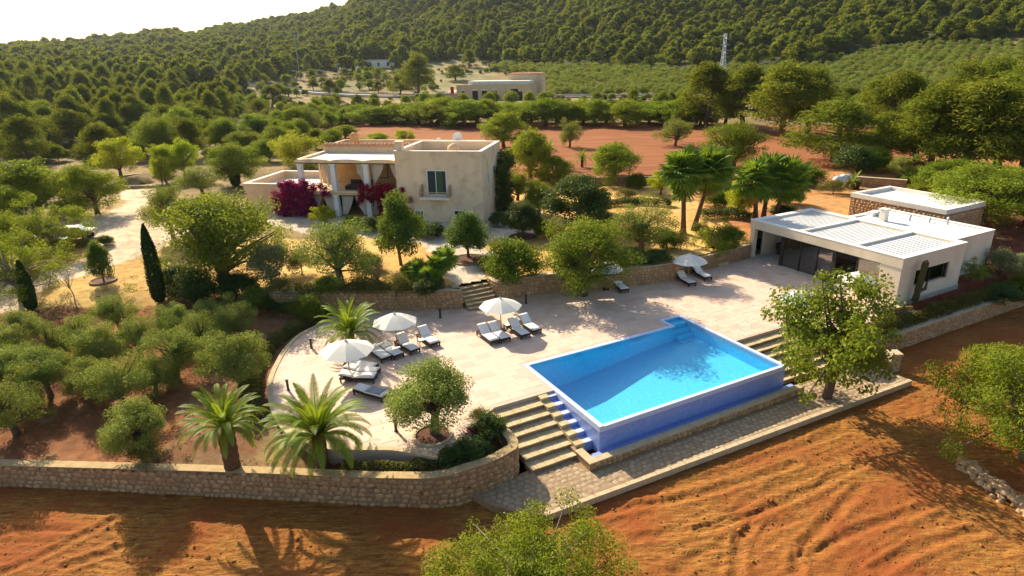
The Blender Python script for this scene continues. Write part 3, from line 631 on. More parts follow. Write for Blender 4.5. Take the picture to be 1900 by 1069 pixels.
for v in np.arange(9.2, 38.2, .36):
    for k, u in enumerate(np.arange(19.7, 23.7, .32)):
        a = v + (k % 2) * .18 + rng.uniform(-.06, .06); b = u + rng.uniform(-.06, .06); p = xy(a, b)
        q = [inpoly(np.array([p[0] + dx]), np.array([p[1] + dy]), PATH)[0] for dx, dy in ((.2, 0), (-.2, 0), (0, .2), (0, -.2))]
        if all(q): P.append((*p, -1.605)); S.append((rng.uniform(.12, .185), rng.uniform(.12, .17), rng.uniform(.018, .035)))
P = np.array(P); S = np.array(S); pieces(t, P, S, rz(rng.uniform(0, 6.3, len(P))), 300, 'cobble', CHC, 'stone_cool', 21)

# ------------------------------------------------------------------ pool
po = thing('swimming_pool', 'rectangular infinity pool with bright blue water and lavender tiled outer walls', 'pool', W(PV0, PU0, 0), ROT)
LV, LU = PV1 - PV0, PU1 - PU0; NV = 28.6 - PV0; NU = 32.35 - PU0; e = .26
zf = lambda x: float(np.interp(x, [0, 3.5, 10.5, LV], [-2.1, -2.0, -1.15, -.95]))
mb = MB()
xs = np.linspace(e, LV - e, 12)
for a, b in zip(xs[:-1], xs[1:]):
    mb.add([(a, e, zf(a)), (b, e, zf(b)), (b, LU - e, zf(b)), (a, LU - e, zf(a))], [(0, 1, 2, 3)])
    mb.add([(a, LU - e, zf(a)), (b, LU - e, zf(b)), (b, LU - e, -.02), (a, LU - e, -.02)], [(0, 1, 2, 3)]) if b < NV else None
    mb.add([(a, e, zf(a)), (b, e, zf(b)), (b, e, -.06), (a, e, -.06)], [(3, 2, 1, 0)])
for x in (e, LV - e): mb.add([(x, e, zf(x)), (x, LU - e, zf(x)), (x, LU - e, -.02), (x, e, -.06)], [(0, 1, 2, 3)])
xl_ = max(b for b in xs if b < NV); mb.add([(xl_, LU - e, zf(xl_)), (NV + e, LU - e, zf(NV)), (NV + e, LU - e, -.02), (xl_, LU - e, -.02)], [(0, 1, 2, 3)])
mb.obj('basin', 'pool_tile', po)
for k in range(4):   # steps in the notch
    y0 = LU - e - .8 + k * .42; MB().box(NV + e, LV - e - .01, y0, NU - e, -1.3 if k == 0 else -1.2, -.95 + k * .26).obj('pool_step', 'pool_tile', po)
mb = MB(); mb.add([(NV + e, LU - e, -1), (NV + e, NU - e, -1), (NV + e, NU - e, -.02), (NV + e, LU - e, -.02)], [(0, 1, 2, 3)]); mb.add([(NV + e, NU - e, -1), (LV - e, NU - e, -1), (LV - e, NU - e, -.02), (NV + e, NU - e, -.02)], [(0, 1, 2, 3)])
mb.add([(LV - e, LU - e, -1), (LV - e, NU - e, -1), (LV - e, NU - e, -.02), (LV - e, LU - e, -.02)], [(3, 2, 1, 0)]); mb.obj('notch_wall', 'pool_tile', po)
mb = MB(); wz = -.045
mb.add([(e, e - .06, wz), (LV - e, e - .06, wz), (LV - e, LU - e, wz), (NV + e, LU - e, wz), (e, LU - e, wz)], [(0, 1, 2, 3, 4)])
mb.add([(NV + e, LU - e, wz), (LV - e, LU - e, wz), (LV - e, NU - e, wz), (NV + e, NU - e, wz)], [(0, 1, 2, 3)]); mb.obj('water', 'pool_water', po)
def cop(x0, x1, y0, y1, z1=.035): MB().box(x0, x1, y0, y1, -.3, z1).obj('coping', 'pool_coping', po)
cop(-.02, e, -.02, LU + .02); cop(e + .002, LV - e - .002, -.018, e - .05, -.02); cop(LV - e, LV + .02, -.02, NU + .02); cop(e + .002, NV + e, LU - e, LU + .02, .034); cop(NV - .02, NV + e - .002, LU + .022, NU - e, .033); cop(NV - .02, LV - e - .002, NU - e + .002, NU + .018, .034)
MB().box(0, LV, 0, .24, -1.62, -.302).obj('outer_wall', 'pool_outside', po)
MB().box(0, .24, .242, 4.6, -1.62, -.302).obj('outer_wall', 'pool_outside', po)
MB().box(LV - .24, LV, .242, 4.2, -1.62, -.302).obj('outer_wall', 'pool_outside', po)
# ledge and overflow channel round the foot of the pool
lg = thing('pool_ledge', 'low stone ledge with overflow channel along the foot of the pool wall', 'ledge', W(PV0, PU0, -1.6), ROT)
MB().box(-1.25, LV + .7, -.98, -.62, -.15, .38).obj('kerb', 'mortar', lg)
MB().box(-1.28, LV + .73, -1.01, -.6, .382, .45).obj('coping', 'cap_stone', lg)
MB().box(-1.25, -.85, -.618, .9, -.15, .38).obj('kerb', 'mortar', lg); MB().box(-1.28, -.83, -.598, .35, .382, .45).obj('coping', 'cap_stone', lg)
MB().box(-.848, LV + .7, -.618, -.002, -.15, .16).obj('channel', 'pool_outside', lg)
pth, _ = resample([(*W(PV0 - 1.28, PU0 - .99)[:2], -1.62, -1.2), (*W(PV1 + .7, PU0 - .99)[:2], -1.62, -1.2)], .4)
P, S, M = wall_stones(pth, .32, .2, 31)
# stones as parts of the ledge (its frame is turned, so keep world placement)
for i in range(len(P)):
    mm = Matrix.Identity(4)
    for a in range(3):
        for b in range(3): mm[a][b] = M[i][a][b] * S[i][b]
        mm[a][3] = P[i][a]
    o = bpy.data.objects.new('stone', CHM[i % len(CHM)]); COL.objects.link(o); o.parent = lg
    o.matrix_basis = (Matrix.Translation(lg.location) @ Matrix.Rotation(ROT, 4, 'Z')).inverted() @ mm

# ------------------------------------------------------------------ stairs
def stairs(name, label, v0, v1, utop, n, tread, ztop, zbot, loc_mat='step_stone'):
    t = thing(name, label, 'stairs', W(v0, utop, zbot), ROT); rh = (ztop - zbot) / (n + 1); w = v1 - v0
    for k in range(n):
        z = ztop - rh * (k + 1) - zbot; y0 = -tread * (k + 1); h0 = max(z - rh - .1, -.25)
        s_ = MB().box(.003 * k, w - .003 * k, y0, -tread * k - .01 * (k == 0) + (.0 if k == 0 else .02), h0, z - .06).obj('riser', 'mortar', t)
        m = MB()
        nx = max(3, int(w / .45)); xs = np.linspace(0, w, nx + 1) + np.r_[0, rng.uniform(-.1, .1, nx - 1), 0]
        for a, b in zip(xs[:-1], xs[1:]):
            dz = rng.uniform(-.008, .008); MB().box(a + .008, b - .008, y0 - .03 - rng.uniform(0, .02), y0 + tread - .012, z - .06, z + dz).obj('tread_stone', 'step_stone', t)
    return t
stairs('stone_stairs', 'wide sandstone stairs left of the pool, down to the cobbled path', 12.95, 15.75, 27.48, 6, .70, 0, -1.6)
sw = thing('stair_side_wall', 'stepped stone side wall with blue tiled gutter between the stairs and the pool', 'wall', W(15.75, 27.4, -1.6), ROT)
for k in range(6):
    z = 1.62 - .2 * (k + .3); y1 = -.70 * k + .35; y0 = y1 - .70
    if y0 < -3.9: break
    MB().box(.01, .56, y0, y1, -.1, z).obj('stone_block', 'step_stone', sw); MB().box(.562, 1.09, y0 + .1, y1 + .1 - .004, -.1, z - .14 if k else z - .2).obj('gutter_step', 'pool_outside', sw); MB().box(.562, 1.09, y0 + .1, y0 + .42, z - .138, z - .09).obj('gutter_edge', 'pool_coping', sw)
stairs('stone_stairs', 'sandstone stairs right of the pool, behind the fig tree', 30.95, 35.9, 27.03, 6, .60, 0, -1.6)
stairs('stone_stairs', 'small upper stairs from the loungers up to the villa garden', 17.65, 20.2, 43.25, 6, .38, 1.4, 0)
t = thing('stone_pillar', 'short square sandstone pillar at the field edge right of the fig tree', 'pillar', W(39.2, 21.6, -1.9))
MB().box(-.32, .32, -.32, .32, -.1, 1.1).obj('shaft', 'stone_cool', t); MB().box(-.38, .38, -.38, .38, 1.102, 1.24).obj('cap', 'cap_stone', t)
# ------------------------------------------------------------------ buildings
def rects(x0, x1, z0, z1, holes):
    """split a wall rectangle round rectangular openings"""
    xs = sorted({x0, x1, *[h[0] for h in holes], *[h[1] for h in holes]}); zs = sorted({z0, z1, *[h[2] for h in holes], *[h[3] for h in holes]}); out = []
    for a, b in zip(xs[:-1], xs[1:]):
        run = None
        for c, d in zip(zs[:-1], zs[1:]):
            mx, mz = (a + b) / 2, (c + d) / 2
            if any(h[0] < mx < h[1] and h[2] < mz < h[3] for h in holes):
                if run: out.append(run); run = None
            else: run = (a, b, run[2] if run else c, d)
        if run: out.append(run)
    return out
def wall_y(mb, x0, x1, y0, y1, z0, z1, holes=()):
    for a, b, c, d in rects(x0, x1, z0, z1, list(holes)): mb.box(a, b, y0, y1, c, d)
    return mb
def wall_x(mb, x0, x1, y0, y1, z0, z1, holes=()):
    for a, b, c, d in rects(y0, y1, z0, z1, list(holes)): mb.box(x0, x1, a, b, c, d)
    return mb
def window(parent, x0, x1, z0, z1, y, mat_frame='paint_white', glass='dark_room', bars=1, w=.09, axis='y', sgn=-1):
    """frame standing sgn*2 cm proud of the wall plane at y, pane set back"""
    f = MB()
    def bx(a, b, c, d, p, q):
        if axis == 'y': f.box(a, b, min(y + sgn * p, y - sgn * q), max(y + sgn * p, y - sgn * q), c, d)
        else: f.box(min(y + sgn * p, y - sgn * q), max(y + sgn * p, y - sgn * q), a, b, c, d)
    bx(x0 - w, x0, z0 - w, z1 + w, .025, .1); bx(x1, x1 + w, z0 - w, z1 + w, .025, .1); bx(x0, x1, z1, z1 + w, .025, .1); bx(x0, x1, z0 - w, z0, .04, .1)
    for k in range(bars): xm = x0 + (x1 - x0) * (k + 1) / (bars + 1); bx(xm - .025, xm + .025, z0, z1, -.04, .08)
    o = f.obj('window', mat_frame, parent); g = MB()
    if axis == 'y': g.box(x0, x1, min(y - sgn * .1, y - sgn * .13), max(y - sgn * .1, y - sgn * .13), z0, z1)
    else: g.box(min(y - sgn * .1, y - sgn * .13), max(y - sgn * .1, y - sgn * .13), x0, x1, z0, z1)
    g.obj('pane', glass, o); return o
def curtain(parent, pts_top, pts_bot, y, n=14, amp=.05, mat='curtain'):
    """pleated cloth between two (x, z) edges"""
    mb = MB(); rows = 8; (xa, za), (xb, zb) = pts_top; (xc, zc), (xd, zd) = pts_bot
    V = []
    for r in range(rows + 1):
        t = r / rows; s = t ** 1.6
        for k in range(n + 1):
            q = k / n; x = lerp(lerp(xa, xb, q), lerp(xc, xd, q), s); z = lerp(lerp(za, zb, q), lerp(zc, zd, q), t); V.append((x, y + amp * math.sin(q * n * 1.35 + r * .15) * (1 - .4 * t), z))
    F = [(r * (n + 1) + k, r * (n + 1) + k + 1, (r + 1) * (n + 1) + k + 1, (r + 1) * (n + 1) + k) for r in range(rows) for k in range(n)]
    mb.add(V, F); return mb.obj('curtain', mat, parent, smooth=True)

O2 = gp(899, 413, 1.4)
h = thing('villa', 'two-storey cream villa with flat roofs, columned loggia and curtains', 'house', (O2[0], O2[1], 0), R(-12))
G0 = 1.1
# square right-hand block
mb = MB()
wall_y(mb, -9.5, 0, -.2, .15, G0, 8.85, [(-5.95, -3.98, 4.4, 6.85), (-7.65, -6.75, 1.6, 2.5), (-3.2, -2.15, 1.75, 2.62)])
wall_x(mb, -.35, 0.002, .15, 8.3, G0, 8.85, [(2.0, 2.55, 5.2, 6.3), (4.7, 5.6, 5.7, 6.6), (5.1, 6.0, 2.2, 3.1)])
wall_x(mb, -9.498, -9.15, .15, 8.3, G0, 8.85); mb.box(-9.15, -.35, 7.95, 8.298, G0, 8.85)
mb.obj('wall', 'plaster_cream', h)
rf = MB().box(-9.15, -.35, .15, 7.95, 7.85, 8.0).obj('roof', 'plaster_sand', h)
mb = MB(); mb.box(-9.55, .06, -.25, .2, 8.852, 8.93); mb.box(-.4, .055, .2, 8.35, 8.852, 8.928); mb.box(-9.55, -9.1, .2, 8.35, 8.852, 8.929); mb.box(-9.1, -.4, 7.9, 8.35, 8.852, 8.927); mb.obj('parapet_coping', 'plaster_white', h)
mb = MB(); mb.tube([(-4.9, 6.2, 8.0), (-4.9, 6.2, 8.55), (-4.9, 6.2, 8.8), (-4.9, 6.2, 8.9)], [.75, .62, .35, .05], 12); mb.obj('dome', 'plaster_sand', rf, smooth=True)
# balcony window with shutters
window(h, -5.95, -3.98, 4.4, 6.85, -.2, bars=0, glass='shutter', w=.13)
MB().box(-5.93, -5.1, -.27, -.22, 4.42, 6.83).obj('shutter', 'shutter', h)
MB().box(-4.99, -4.35, -.16, -.12, 4.42, 6.83).obj('shutter', 'shutter_open', h)
MB().box(-4.32, -4.0, -.27, -.22, 4.42, 6.83).obj('shutter', 'shutter', h)
MB().bar((-5.05, -.24, 4.42), (-5.05, -.24, 6.83), .07).obj('window_post', 'paint_white', h)
bl = MB().box(-6.75, -3.4, -1.05, -.202, 3.95, 4.2).obj('balcony', 'plaster_white', h)
for x in (-6.72, -3.65): MB().add([(x, -1.03, 4.2), (x + .22, -1.03, 4.2), (x + .22, -.205, 4.2), (x, -.205, 4.2), (x, -1.03, 4.75), (x + .22, -1.03, 4.75), (x + .22, -.205, 5.45), (x, -.205, 5.45)], [(0, 3, 2, 1), (4, 5, 6, 7), (0, 1, 5, 4), (1, 2, 6, 5), (2, 3, 7, 6), (3, 0, 4, 7)]).obj('side_wing', 'balcony_wing', bl)
mb = MB()
for x in np.linspace(-6.45, -3.7, 15): mb.bar((x, -1.0, 4.2), (x, -1.0, 4.72), .025)
mb.bar((-6.5, -1.0, 4.74), (-3.65, -1.0, 4.74), .05); mb.obj('railing', 'plaster_sand', bl)
window(h, -7.65, -6.75, 1.6, 2.5, -.2, bars=2, w=.16); window(h, -3.2, -2.15, 1.75, 2.62, -.2, bars=1, w=.15)
window(h, 2.0, 2.55, 5.2, 6.3, 0.002, axis='x', sgn=1, glass='paint_white', bars=0); window(h, 4.7, 5.6, 5.7, 6.6, 0.002, axis='x', sgn=1, bars=0); window(h, 5.1, 6.0, 2.2, 3.1, .002, axis='x', sgn=1, bars=0, mat_frame='plaster_cream')
mb = MB(); mb.box(-9.55, -8.75, .2, .9, 8.93, 9.75); mb.box(-9.62, -8.68, .13, .97, 9.752, 9.85); mb.obj('chimney', 'plaster_cream', h)
# loggia
LX = [-21.35, -17.35, -13.45]
fl = MB().box(-21.8, -9.502, .9, 6.4, 3.85, 4.15).obj('upper_floor', 'plaster_sand', h)
MB().box(-21.85, -9.503, .82, 1.0, 4.152, 4.28).obj('floor_edge', 'plaster_cream', h)
for x in LX:
    for z0, z1 in ((G0, 3.72), (4.15, 7.15)):
        MB().add([(x + a * s_, 1.2 + b * s_, z) for z, s_ in ((z0, 1.15), (z1, 1.)) for a, b in ((-.25, -.25), (.25, -.25), (.25, .25), (-.25, .25))], [(0, 3, 2, 1), (4, 5, 6, 7), (0, 1, 5, 4), (1, 2, 6, 5), (2, 3, 7, 6), (3, 0, 4, 7)]).obj('column', 'paint_white', h)
        MB().box(x - .36, x + .36, .85, 1.55, z1 + .002, z1 + .15).obj('capital', 'paint_white', h)
MB().box(-21.75, -9.5, 1.05, 1.35, 7.302, 7.42).obj('lintel', 'dark_frame', h); MB().box(-21.7, -9.5, 1.05, 1.35, 3.72, 3.848).obj('lintel', 'dark_frame', h)
mb = MB()   # scalloped front parapet, three shallow arcs
for k, (a, b) in enumerate(((-21.85, -17.6), (-17.6, -13.7), (-13.7, -9.505))):
    n = 12; top = [(lerp(a, b, i / n), 7.62 + .20 * math.sin(math.pi * i / n) ** .6) for i in range(n + 1)]
    for (p, q) in zip(top[:-1], top[1:]): mb.add([(p[0], .95, 7.42), (q[0], .95, 7.42), (q[0], 1.45, 7.42), (p[0], 1.45, 7.42), (p[0], .95, p[1]), (q[0], .95, q[1]), (q[0], 1.45, q[1]), (p[0], 1.45, p[1])], [(4, 5, 6, 7), (0, 1, 5, 4), (2, 3, 7, 6), (1, 0, 3, 2)])
mb.box(-21.852, -21.4, 1.45, 9.0, 7.42, 7.75); mb.obj('loggia_parapet', 'plaster_cream', h)
MB().box(-21.4, -9.505, 1.45, 8.0, 7.36, 7.5).obj('loggia_roof', 'white_roof', h)
# rear upper storey behind the loggia roof
mb = MB(); mb.box(-21.9, -9.51, 8.0, 8.35, 4.2, 8.35); mb.box(-21.9, -21.55, 8.35, 14, 4.2, 8.349); mb.box(-21.55, -9.51, 13.65, 14, 4.2, 8.348); mb.box(-21.55, -9.51, 8.35, 13.65, 7.5, 7.7); mb.obj('rear_wall', 'plaster_sand', h)
for k in range(24): MB().tube([(-21.85 + k * .515 + .26, 7.85, 8.40), (-21.85 + k * .515 + .26, 8.5, 8.47)], [.25, .25], 8).obj('coping_tile', 'roof_tile', h)
mb = MB(); mb.box(-18.85, -18.0, 9.2, 9.9, 7.7, 9.5); mb.tube([(-18.42, 9.55, 9.5), (-18.42, 9.55, 9.62), (-18.42, 9.55, 9.75)], [.4, .36, .1], 8); mb.obj('chimney', 'plaster_orange', h)
mb = MB(); mb.box(-9.5, -3, 8.3, 14, 4.2, 8.3); mb.obj('rear_block', 'plaster_sand', h)
# inside walls of the loggia
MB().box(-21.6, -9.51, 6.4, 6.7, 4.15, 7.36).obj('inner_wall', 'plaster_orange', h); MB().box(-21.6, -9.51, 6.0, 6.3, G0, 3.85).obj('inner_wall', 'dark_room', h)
window(h, -14.4, -13.2, 4.9, 6.6, 6.4, mat_frame='dark_frame', bars=1); window(h, -11.6, -10.2, 4.9, 6.7, 6.4, mat_frame='dark_frame', bars=1)
for x in (-20.6, -19.8, -19.1): MB().bar((x, 4.2, 4.15), (x, 4.2, 7.3), .2).obj('inner_post', 'plaster_white', h)
MB().box(-17.0, -16.0, 6.3, 6.42, 5.3, 6.2).obj('wall_panel', 'paint_white', h)
zt_, zb_ = 7.28, 5.0
for xa, xb, xc in ((-19.0, -17.7, -17.75), (-14.9, -13.75, -13.8), (-13.1, -11.6, -12.9), (-10.9, -9.6, -9.65)): curtain(h, ((xa, zt_), (xb, zt_)), ((lerp(xc, xa, .3) if xc > xa else xc, zb_), (xc if xc > xa else lerp(xc, xb, .55), zb_)), 1.75)
for xa, xb, xc in ((-16.9, -15.5, -17.0), (-15.3, -13.9, -13.8), (-20.9, -19.4, -20.95), (-19.2, -17.8, -17.7), (-13.0, -11.5, -12.9)): curtain(h, ((xa, 3.72), (xb, 3.72)), ((xc - (.05 if xc < xa else .55), 1.5), (xc + (.55 if xc < xa else .05), 1.5)), 1.55)
mb = MB(); mb.box(-16.8, -14.2, 2.4, 4.2, 4.16, 4.6); mb.box(-16.8, -14.2, 4.0, 4.3, 4.6, 5.0); mb.obj('terrace_sofa', 'dark_room', h)
# low left wing with walled roof terrace
mb = MB(); mb.box(-29.8, -21.9, 2.5, 2.85, G0, 4.6); mb.box(-29.8, -29.45, 2.85, 11.5, G0, 4.6); mb.box(-29.45, -21.9, 11.15, 11.5, G0, 4.6); mb.box(-29.45, -21.9, 2.85, 11.15, 3.5, 3.7); mb.box(-22.25, -21.9, 2.85, 8, G0, 4.14); mb.obj('wing_wall', 'plaster_sand', h)
MB().box(-29.44, -22.26, 2.86, 11.14, 3.702, 3.78).obj('wing_roof', 'white_roof', h)
mb = MB(); mb.box(-29.85, -21.85, 2.45, 2.9, 4.602, 4.68); mb.box(-29.85, -29.4, 2.9, 11.55, 4.602, 4.679); mb.box(-29.4, -21.9, 11.1, 11.55, 4.602, 4.678); mb.obj('wing_coping', 'plaster_white', h)
def villa(x, y, z=0.):
    c, s = math.cos(R(-12)), math.sin(R(-12)); return (O2[0] + x * c - y * s, O2[1] + x * s + y * c, z)
def dish(loc, r, label, rotz):
    d = thing('satellite_dish', label, 'dish', loc, rotz); MB().tube([(0, 0, -.05), (0, 0, r + .25)], .05, 8).obj('mast', 'steel', d); mb = MB(); V = [(0, 0, 0)]; F = []; n = 18
    for k, q in enumerate((.5, 1.)):
        for i in range(n): a = 2 * math.pi * i / n; V.append((r * q * math.cos(a), -.3 * r * q * q, r * q * math.sin(a)))
    for i in range(n): j = (i + 1) % n; F += [(0, 1 + i, 1 + j), (1 + i, 1 + n + i, 1 + n + j, 1 + j)]
    o = mb.add([(a, b + .12 * r, c + r + .3) for a, b, c in V], F).obj('reflector', 'paint_white', d, smooth=True); o.rotation_euler = (R(-12), 0, 0)
    MB().bar((0, -.1, .3), (0, -.75 * r, r + .2), .05).obj('feed_arm', 'steel', d); return d
dish(villa(-5.2, 8.9, 8.3), .62, 'large white satellite dish on the villa roof', R(-18)); dish(villa(-7.5, 9.0, 8.3), .3, 'small white satellite dish on the villa roof, left of the large one', R(10))

# glass pavilion
p = thing('pavilion', 'low modern cream pavilion with sliding glass front and white slatted roof', 'building', W(45.6, 25.8, 0), ROT); HP = 3.5; LY = 14.1; LX_ = 8.0
MB().box(-.3, LX_, -.1, LY + .1, -.4, .06).obj('floor', 'concrete', p)
mb = MB(); wall_y(mb, .002, LX_, 0, .4, .06, 2.75, [(1.9, 6.2, .95, 2.25)]); mb.obj('end_wall', 'pavilion_wall', p)
MB().box(0, .42, .402, 1.6, .06, 2.75).obj('pier', 'pavilion_wall', p); MB().box(0, .42, LY - .45, LY, .06, 2.75).obj('pier', 'pavilion_wall', p); MB().box(1.4, LX_, LY - .4, LY, .06, 2.75).obj('far_wall', 'pavilion_wall', p); MB().box(.42, 1.4, LY - .25, LY - .22, .1, 2.75).obj('glass_panel', 'window_glass', p)
MB().box(LX_ - .3, LX_ - .002, .4, LY - .4, .06, 2.75).obj('back_wall', 'room_wood', p)
mb = MB(); mb.box(-.05, .4, -.05, LY + .05, 2.752, HP); mb.box(LX_ - .5, LX_ + .05, -.05, LY + .05, 2.752, HP - .002)
for y0, y1 in ((-.048, .45), (3.95, 4.35), (8.95, 9.35), (LY - .45, LY + .048)): mb.box(.4, LX_ - .5, y0, y1, 2.752, HP - .004)
mb.obj('roof_frame', 'pavilion_wall', p)
mb = MB(); mb.box(-.07, .42, -.07, LY + .07, HP + .002, HP + .05); mb.box(LX_ - .52, LX_ + .07, -.07, LY + .07, HP + .002, HP + .049)
for y0, y1 in ((-.068, .47), (3.93, 4.37), (8.93, 9.37), (LY - .47, LY + .068)): mb.box(.42, LX_ - .52, y0, y1, HP + .002, HP + .048)
mb.obj('roof_coping', 'white_roof', p)
sm = MB().box(-3.53, 3.53, -.134, .134, -.012, .012).mesh('roof_slat'); sm.materials.append(MATS['paint_white'])
for y0, y1 in ((.45, 3.95), (4.35, 8.95), (9.35, LY - .45)):
    n = int(round((y1 - y0) / .29))
    for k in range(n): link('roof_slat', sm, None, p, loc=(3.95, y0 + (k + .5) * (y1 - y0) / n, 3.34), rot=(R(-9), 0, 0))
for y, w in ((10.6, .3), (8.75, .1), (7.1, .1), (5.55, .32), (3.55, .12)): MB().box(.12, .3, y - w / 2, y + w / 2, .06, 2.75).obj('glass_post', 'dark_frame', p)
for a, b in ((8.8, 10.45), (7.15, 8.7), (5.71, 7.05), (1.6, 3.49)): MB().box(.19, .215, a, b, .1, 2.7).obj('glass_panel', 'window_glass', p)
MB().box(.3, .36, 1.62, 3.4, .08, 2.7).obj('inside_blind', 'curtain', p)
MB().box(.12, .3, 1.6, LY - .45, 2.66, 2.749).obj('head_rail', 'dark_frame', p)
MB().box(1.9, 6.2, .2, .22, .95, 2.25).obj('window_pane', 'window_glass', p)
for xa_, xb_ in ((1.9, 2.02), (6.08, 6.2), (3.95, 4.02)): MB().box(xa_, xb_, .12, .3, .95, 2.25).obj('window_mullion', 'dark_frame', p)
mb = MB(); mb.box(2.5, 5.2, 11.2, 13.0, .06, .5); mb.box(2.5, 5.2, 12.6, 13.2, .5, 1.1); mb.obj('sofa', 'dark_room', p)
mb = MB(); mb.box(3, 4.4, 6.2, 9.6, .72, .8); [mb.box(x, x + .1, y, y + .1, .06, .72) for x in (3.1, 4.2) for y in (6.3, 9.4)]; mb.obj('dining_table', 'room_wood', p)
for y in (6.6, 7.5, 8.4, 9.2):
    mb = MB(); mb.box(2.45, 2.9, y - .22, y + .22, .45, .52); mb.box(2.42, 2.47, y - .22, y + .22, .5, 1.0); [mb.box(x, x + .04, yy, yy + .04, .06, .45) for x in (2.46, 2.84) for yy in (y - .2, y + .16)]; mb.obj('dining_chair', 'wicker', p)
# back volume
bw = MB(); wall_y(bw, LX_ + .051, 14.0, 1.0, 1.35, .06, 3.42, [(8.75, 9.55, .4, 2.95)]); bw.box(13.65, 14.0, 1.35, 10.4, .06, 3.42); bw.box(LX_ + .051, 13.65, 10.05, 10.4, .06, 3.42); bw.box(LX_ + .055, 13.65, 1.35, 10.05, 3.2, 3.3); bw.obj('back_room_wall', 'pavilion_wall', p)
MB().box(LX_ + .056, 13.64, 1.36, 10.04, 3.302, 3.36).obj('back_room_roof', 'white_roof', p)
mb = MB(); mb.box(LX_ + .06, 14.04, .96, 1.4, 3.422, 3.47); mb.box(13.6, 14.04, 1.4, 10.44, 3.422, 3.469); mb.box(LX_ + .06, 13.6, 10.0, 10.44, 3.422, 3.468); mb.obj('back_room_coping', 'white_roof', p)
MB().box(8.75, 9.55, 1.2, 1.25, .4, 2.95).obj('slit_window', 'dark_frame', p)
mb = MB(); mb.box(9.3, 9.85, 7.6, 8.15, 3.36, 4.35); mb.box(9.2, 9.95, 7.5, 8.25, 4.42, 4.5); [mb.box(x, x + .1, y, y + .1, 4.35, 4.42) for x in (9.3, 9.75) for y in (7.6, 8.05)]; mb.obj('chimney', 'plaster_white', p)
for x, y, hh in ((11.4, 6.6, .45), (12.3, 5.4, .3), (12.9, 4.2, .55), (10.8, 9.2, .35)): mb = MB().cyl((x, y, 3.36), .09, .09, hh, 8); mb.cyl((x, y, 3.36 + hh), .16, .05, .12, 8); mb.obj('vent_pipe', 'steel', p)
MB().box(10.2, 11.4, 9.3, 9.9, 3.36, 3.75).obj('skylight', 'paint_white', p)
# rubble stone outbuilding behind
ob = thing('stone_outbuilding', 'flat-roofed rubble stone outbuilding with white parapet behind the pavilion', 'building', W(62.2, 32.2, 0), ROT)
MB().box(0, 6.4, 0, 9.6, .0, 3.3).obj('wall', 'mortar', ob); mb = MB(); mb.box(-.05, 6.45, -.05, .4, 3.302, 3.75); mb.box(-.05, .4, .4, 9.65, 3.302, 3.749); mb.box(6.0, 6.45, .4, 9.65, 3.302, 3.748); mb.box(.4, 6.0, 9.2, 9.65, 3.302, 3.747); mb.obj('parapet', 'plaster_white', ob)
MB().box(.4, 6.0, .4, 9.2, 3.302, 3.4).obj('roof', 'white_roof', ob)
pa = [(0, 9.6, 0, 3.3), (0, 0, 0, 3.3), (6.4, 0, 0, 3.3)]
for a, b in zip(pa[:-1], pa[1:]):
    P, S, M = wall_stones(resample([a, b], .4)[0], .36, .28, 41); o = link('wall_stones', chunks(P, S, M, 'wall_stones', 'stone', 42), None, ob); o['kind'] = 'stuff'

# ------------------------------------------------------------------ garden furniture
pan = MB(); n8 = 8; rad = 1.5
def ppt(q, a, sag=0.): return (rad * q * math.cos(a), rad * q * math.sin(a), 2.42 - .62 * q ** 1.25 - sag)
a0, a1 = -math.pi / 8, math.pi / 8; NQ, NA = 6, 6; V = []
for i in range(NQ + 1):
    for k in range(NA + 1):
        q = .02 + .98 * i / NQ; s_ = k / NA; e_ = 4 * s_ * (1 - s_); A = lerp(a0, a1, s_); sc = 1 - .07 * e_ * q; pt = ppt(q * sc, A, .05 * e_ * q); V.append(pt)
pan.add(V, [(i * (NA + 1) + k, (i + 1) * (NA + 1) + k, (i + 1) * (NA + 1) + k + 1, i * (NA + 1) + k + 1) for i in range(NQ) for k in range(NA)])
pm = pan.mesh('canopy_panel'); pm.materials.append(MATS['canvas']); pm.polygons.foreach_set('use_smooth', [True] * len(pm.polygons)); pmb = pm.copy(); pmb.materials.clear(); pmb.materials.append(MATS['canvas_blue'])
rib = MB().tube([ppt(.02, 0, .03), ppt(.5, 0, .03), ppt(1, 0, .03)], .018, 5).mesh('rib'); rib.materials.append(MATS['wood_pole'])
pole = MB().tube([(0, 0, 0), (0, 0, 2.42)], .035, 8).mesh('pole'); pole.materials.append(MATS['wood_pole'])
fin = MB().tube([(0, 0, 2.40), (0, 0, 2.45), (0, 0, 2.52)], [.10, .07, .02], 8).mesh('finial'); fin.materials.append(MATS['canvas'])
ubase = MB().tube([(0, 0, 0), (0, 0, .06), (0, 0, .10)], [.34, .32, .12], 14).mesh('base'); ubase.materials.append(MATS['bronze'])
def umbrella(loc, s, label, blue=False, tilt=0., rz_=0.):
    t = thing('parasol', label, 'parasol', loc, rz_, 'parasols around the pool'); t.scale = (s, s, 1 + (s - 1) * .4)
    for m in (pole, fin, ubase): link(m.name.split('.')[0], m, None, t)
    for k in range(8):
        a = (k + .5) * math.pi / 4; link('canopy_panel', pmb if blue else pm, None, t, rot=a); link('rib', rib, None, t, rot=a + math.pi / 8)
    return t
umbrella(gp(650, 702, 0), 1.08, 'off-white parasol over the loungers nearest the front palm', rz_=.2); umbrella(gp(737, 644, 0), 1.0, 'off-white parasol just right of the small palm on the terrace', rz_=.5); umbrella(gp(930, 613, 0), 1.0, 'off-white parasol standing in the open between four loungers', rz_=.1)
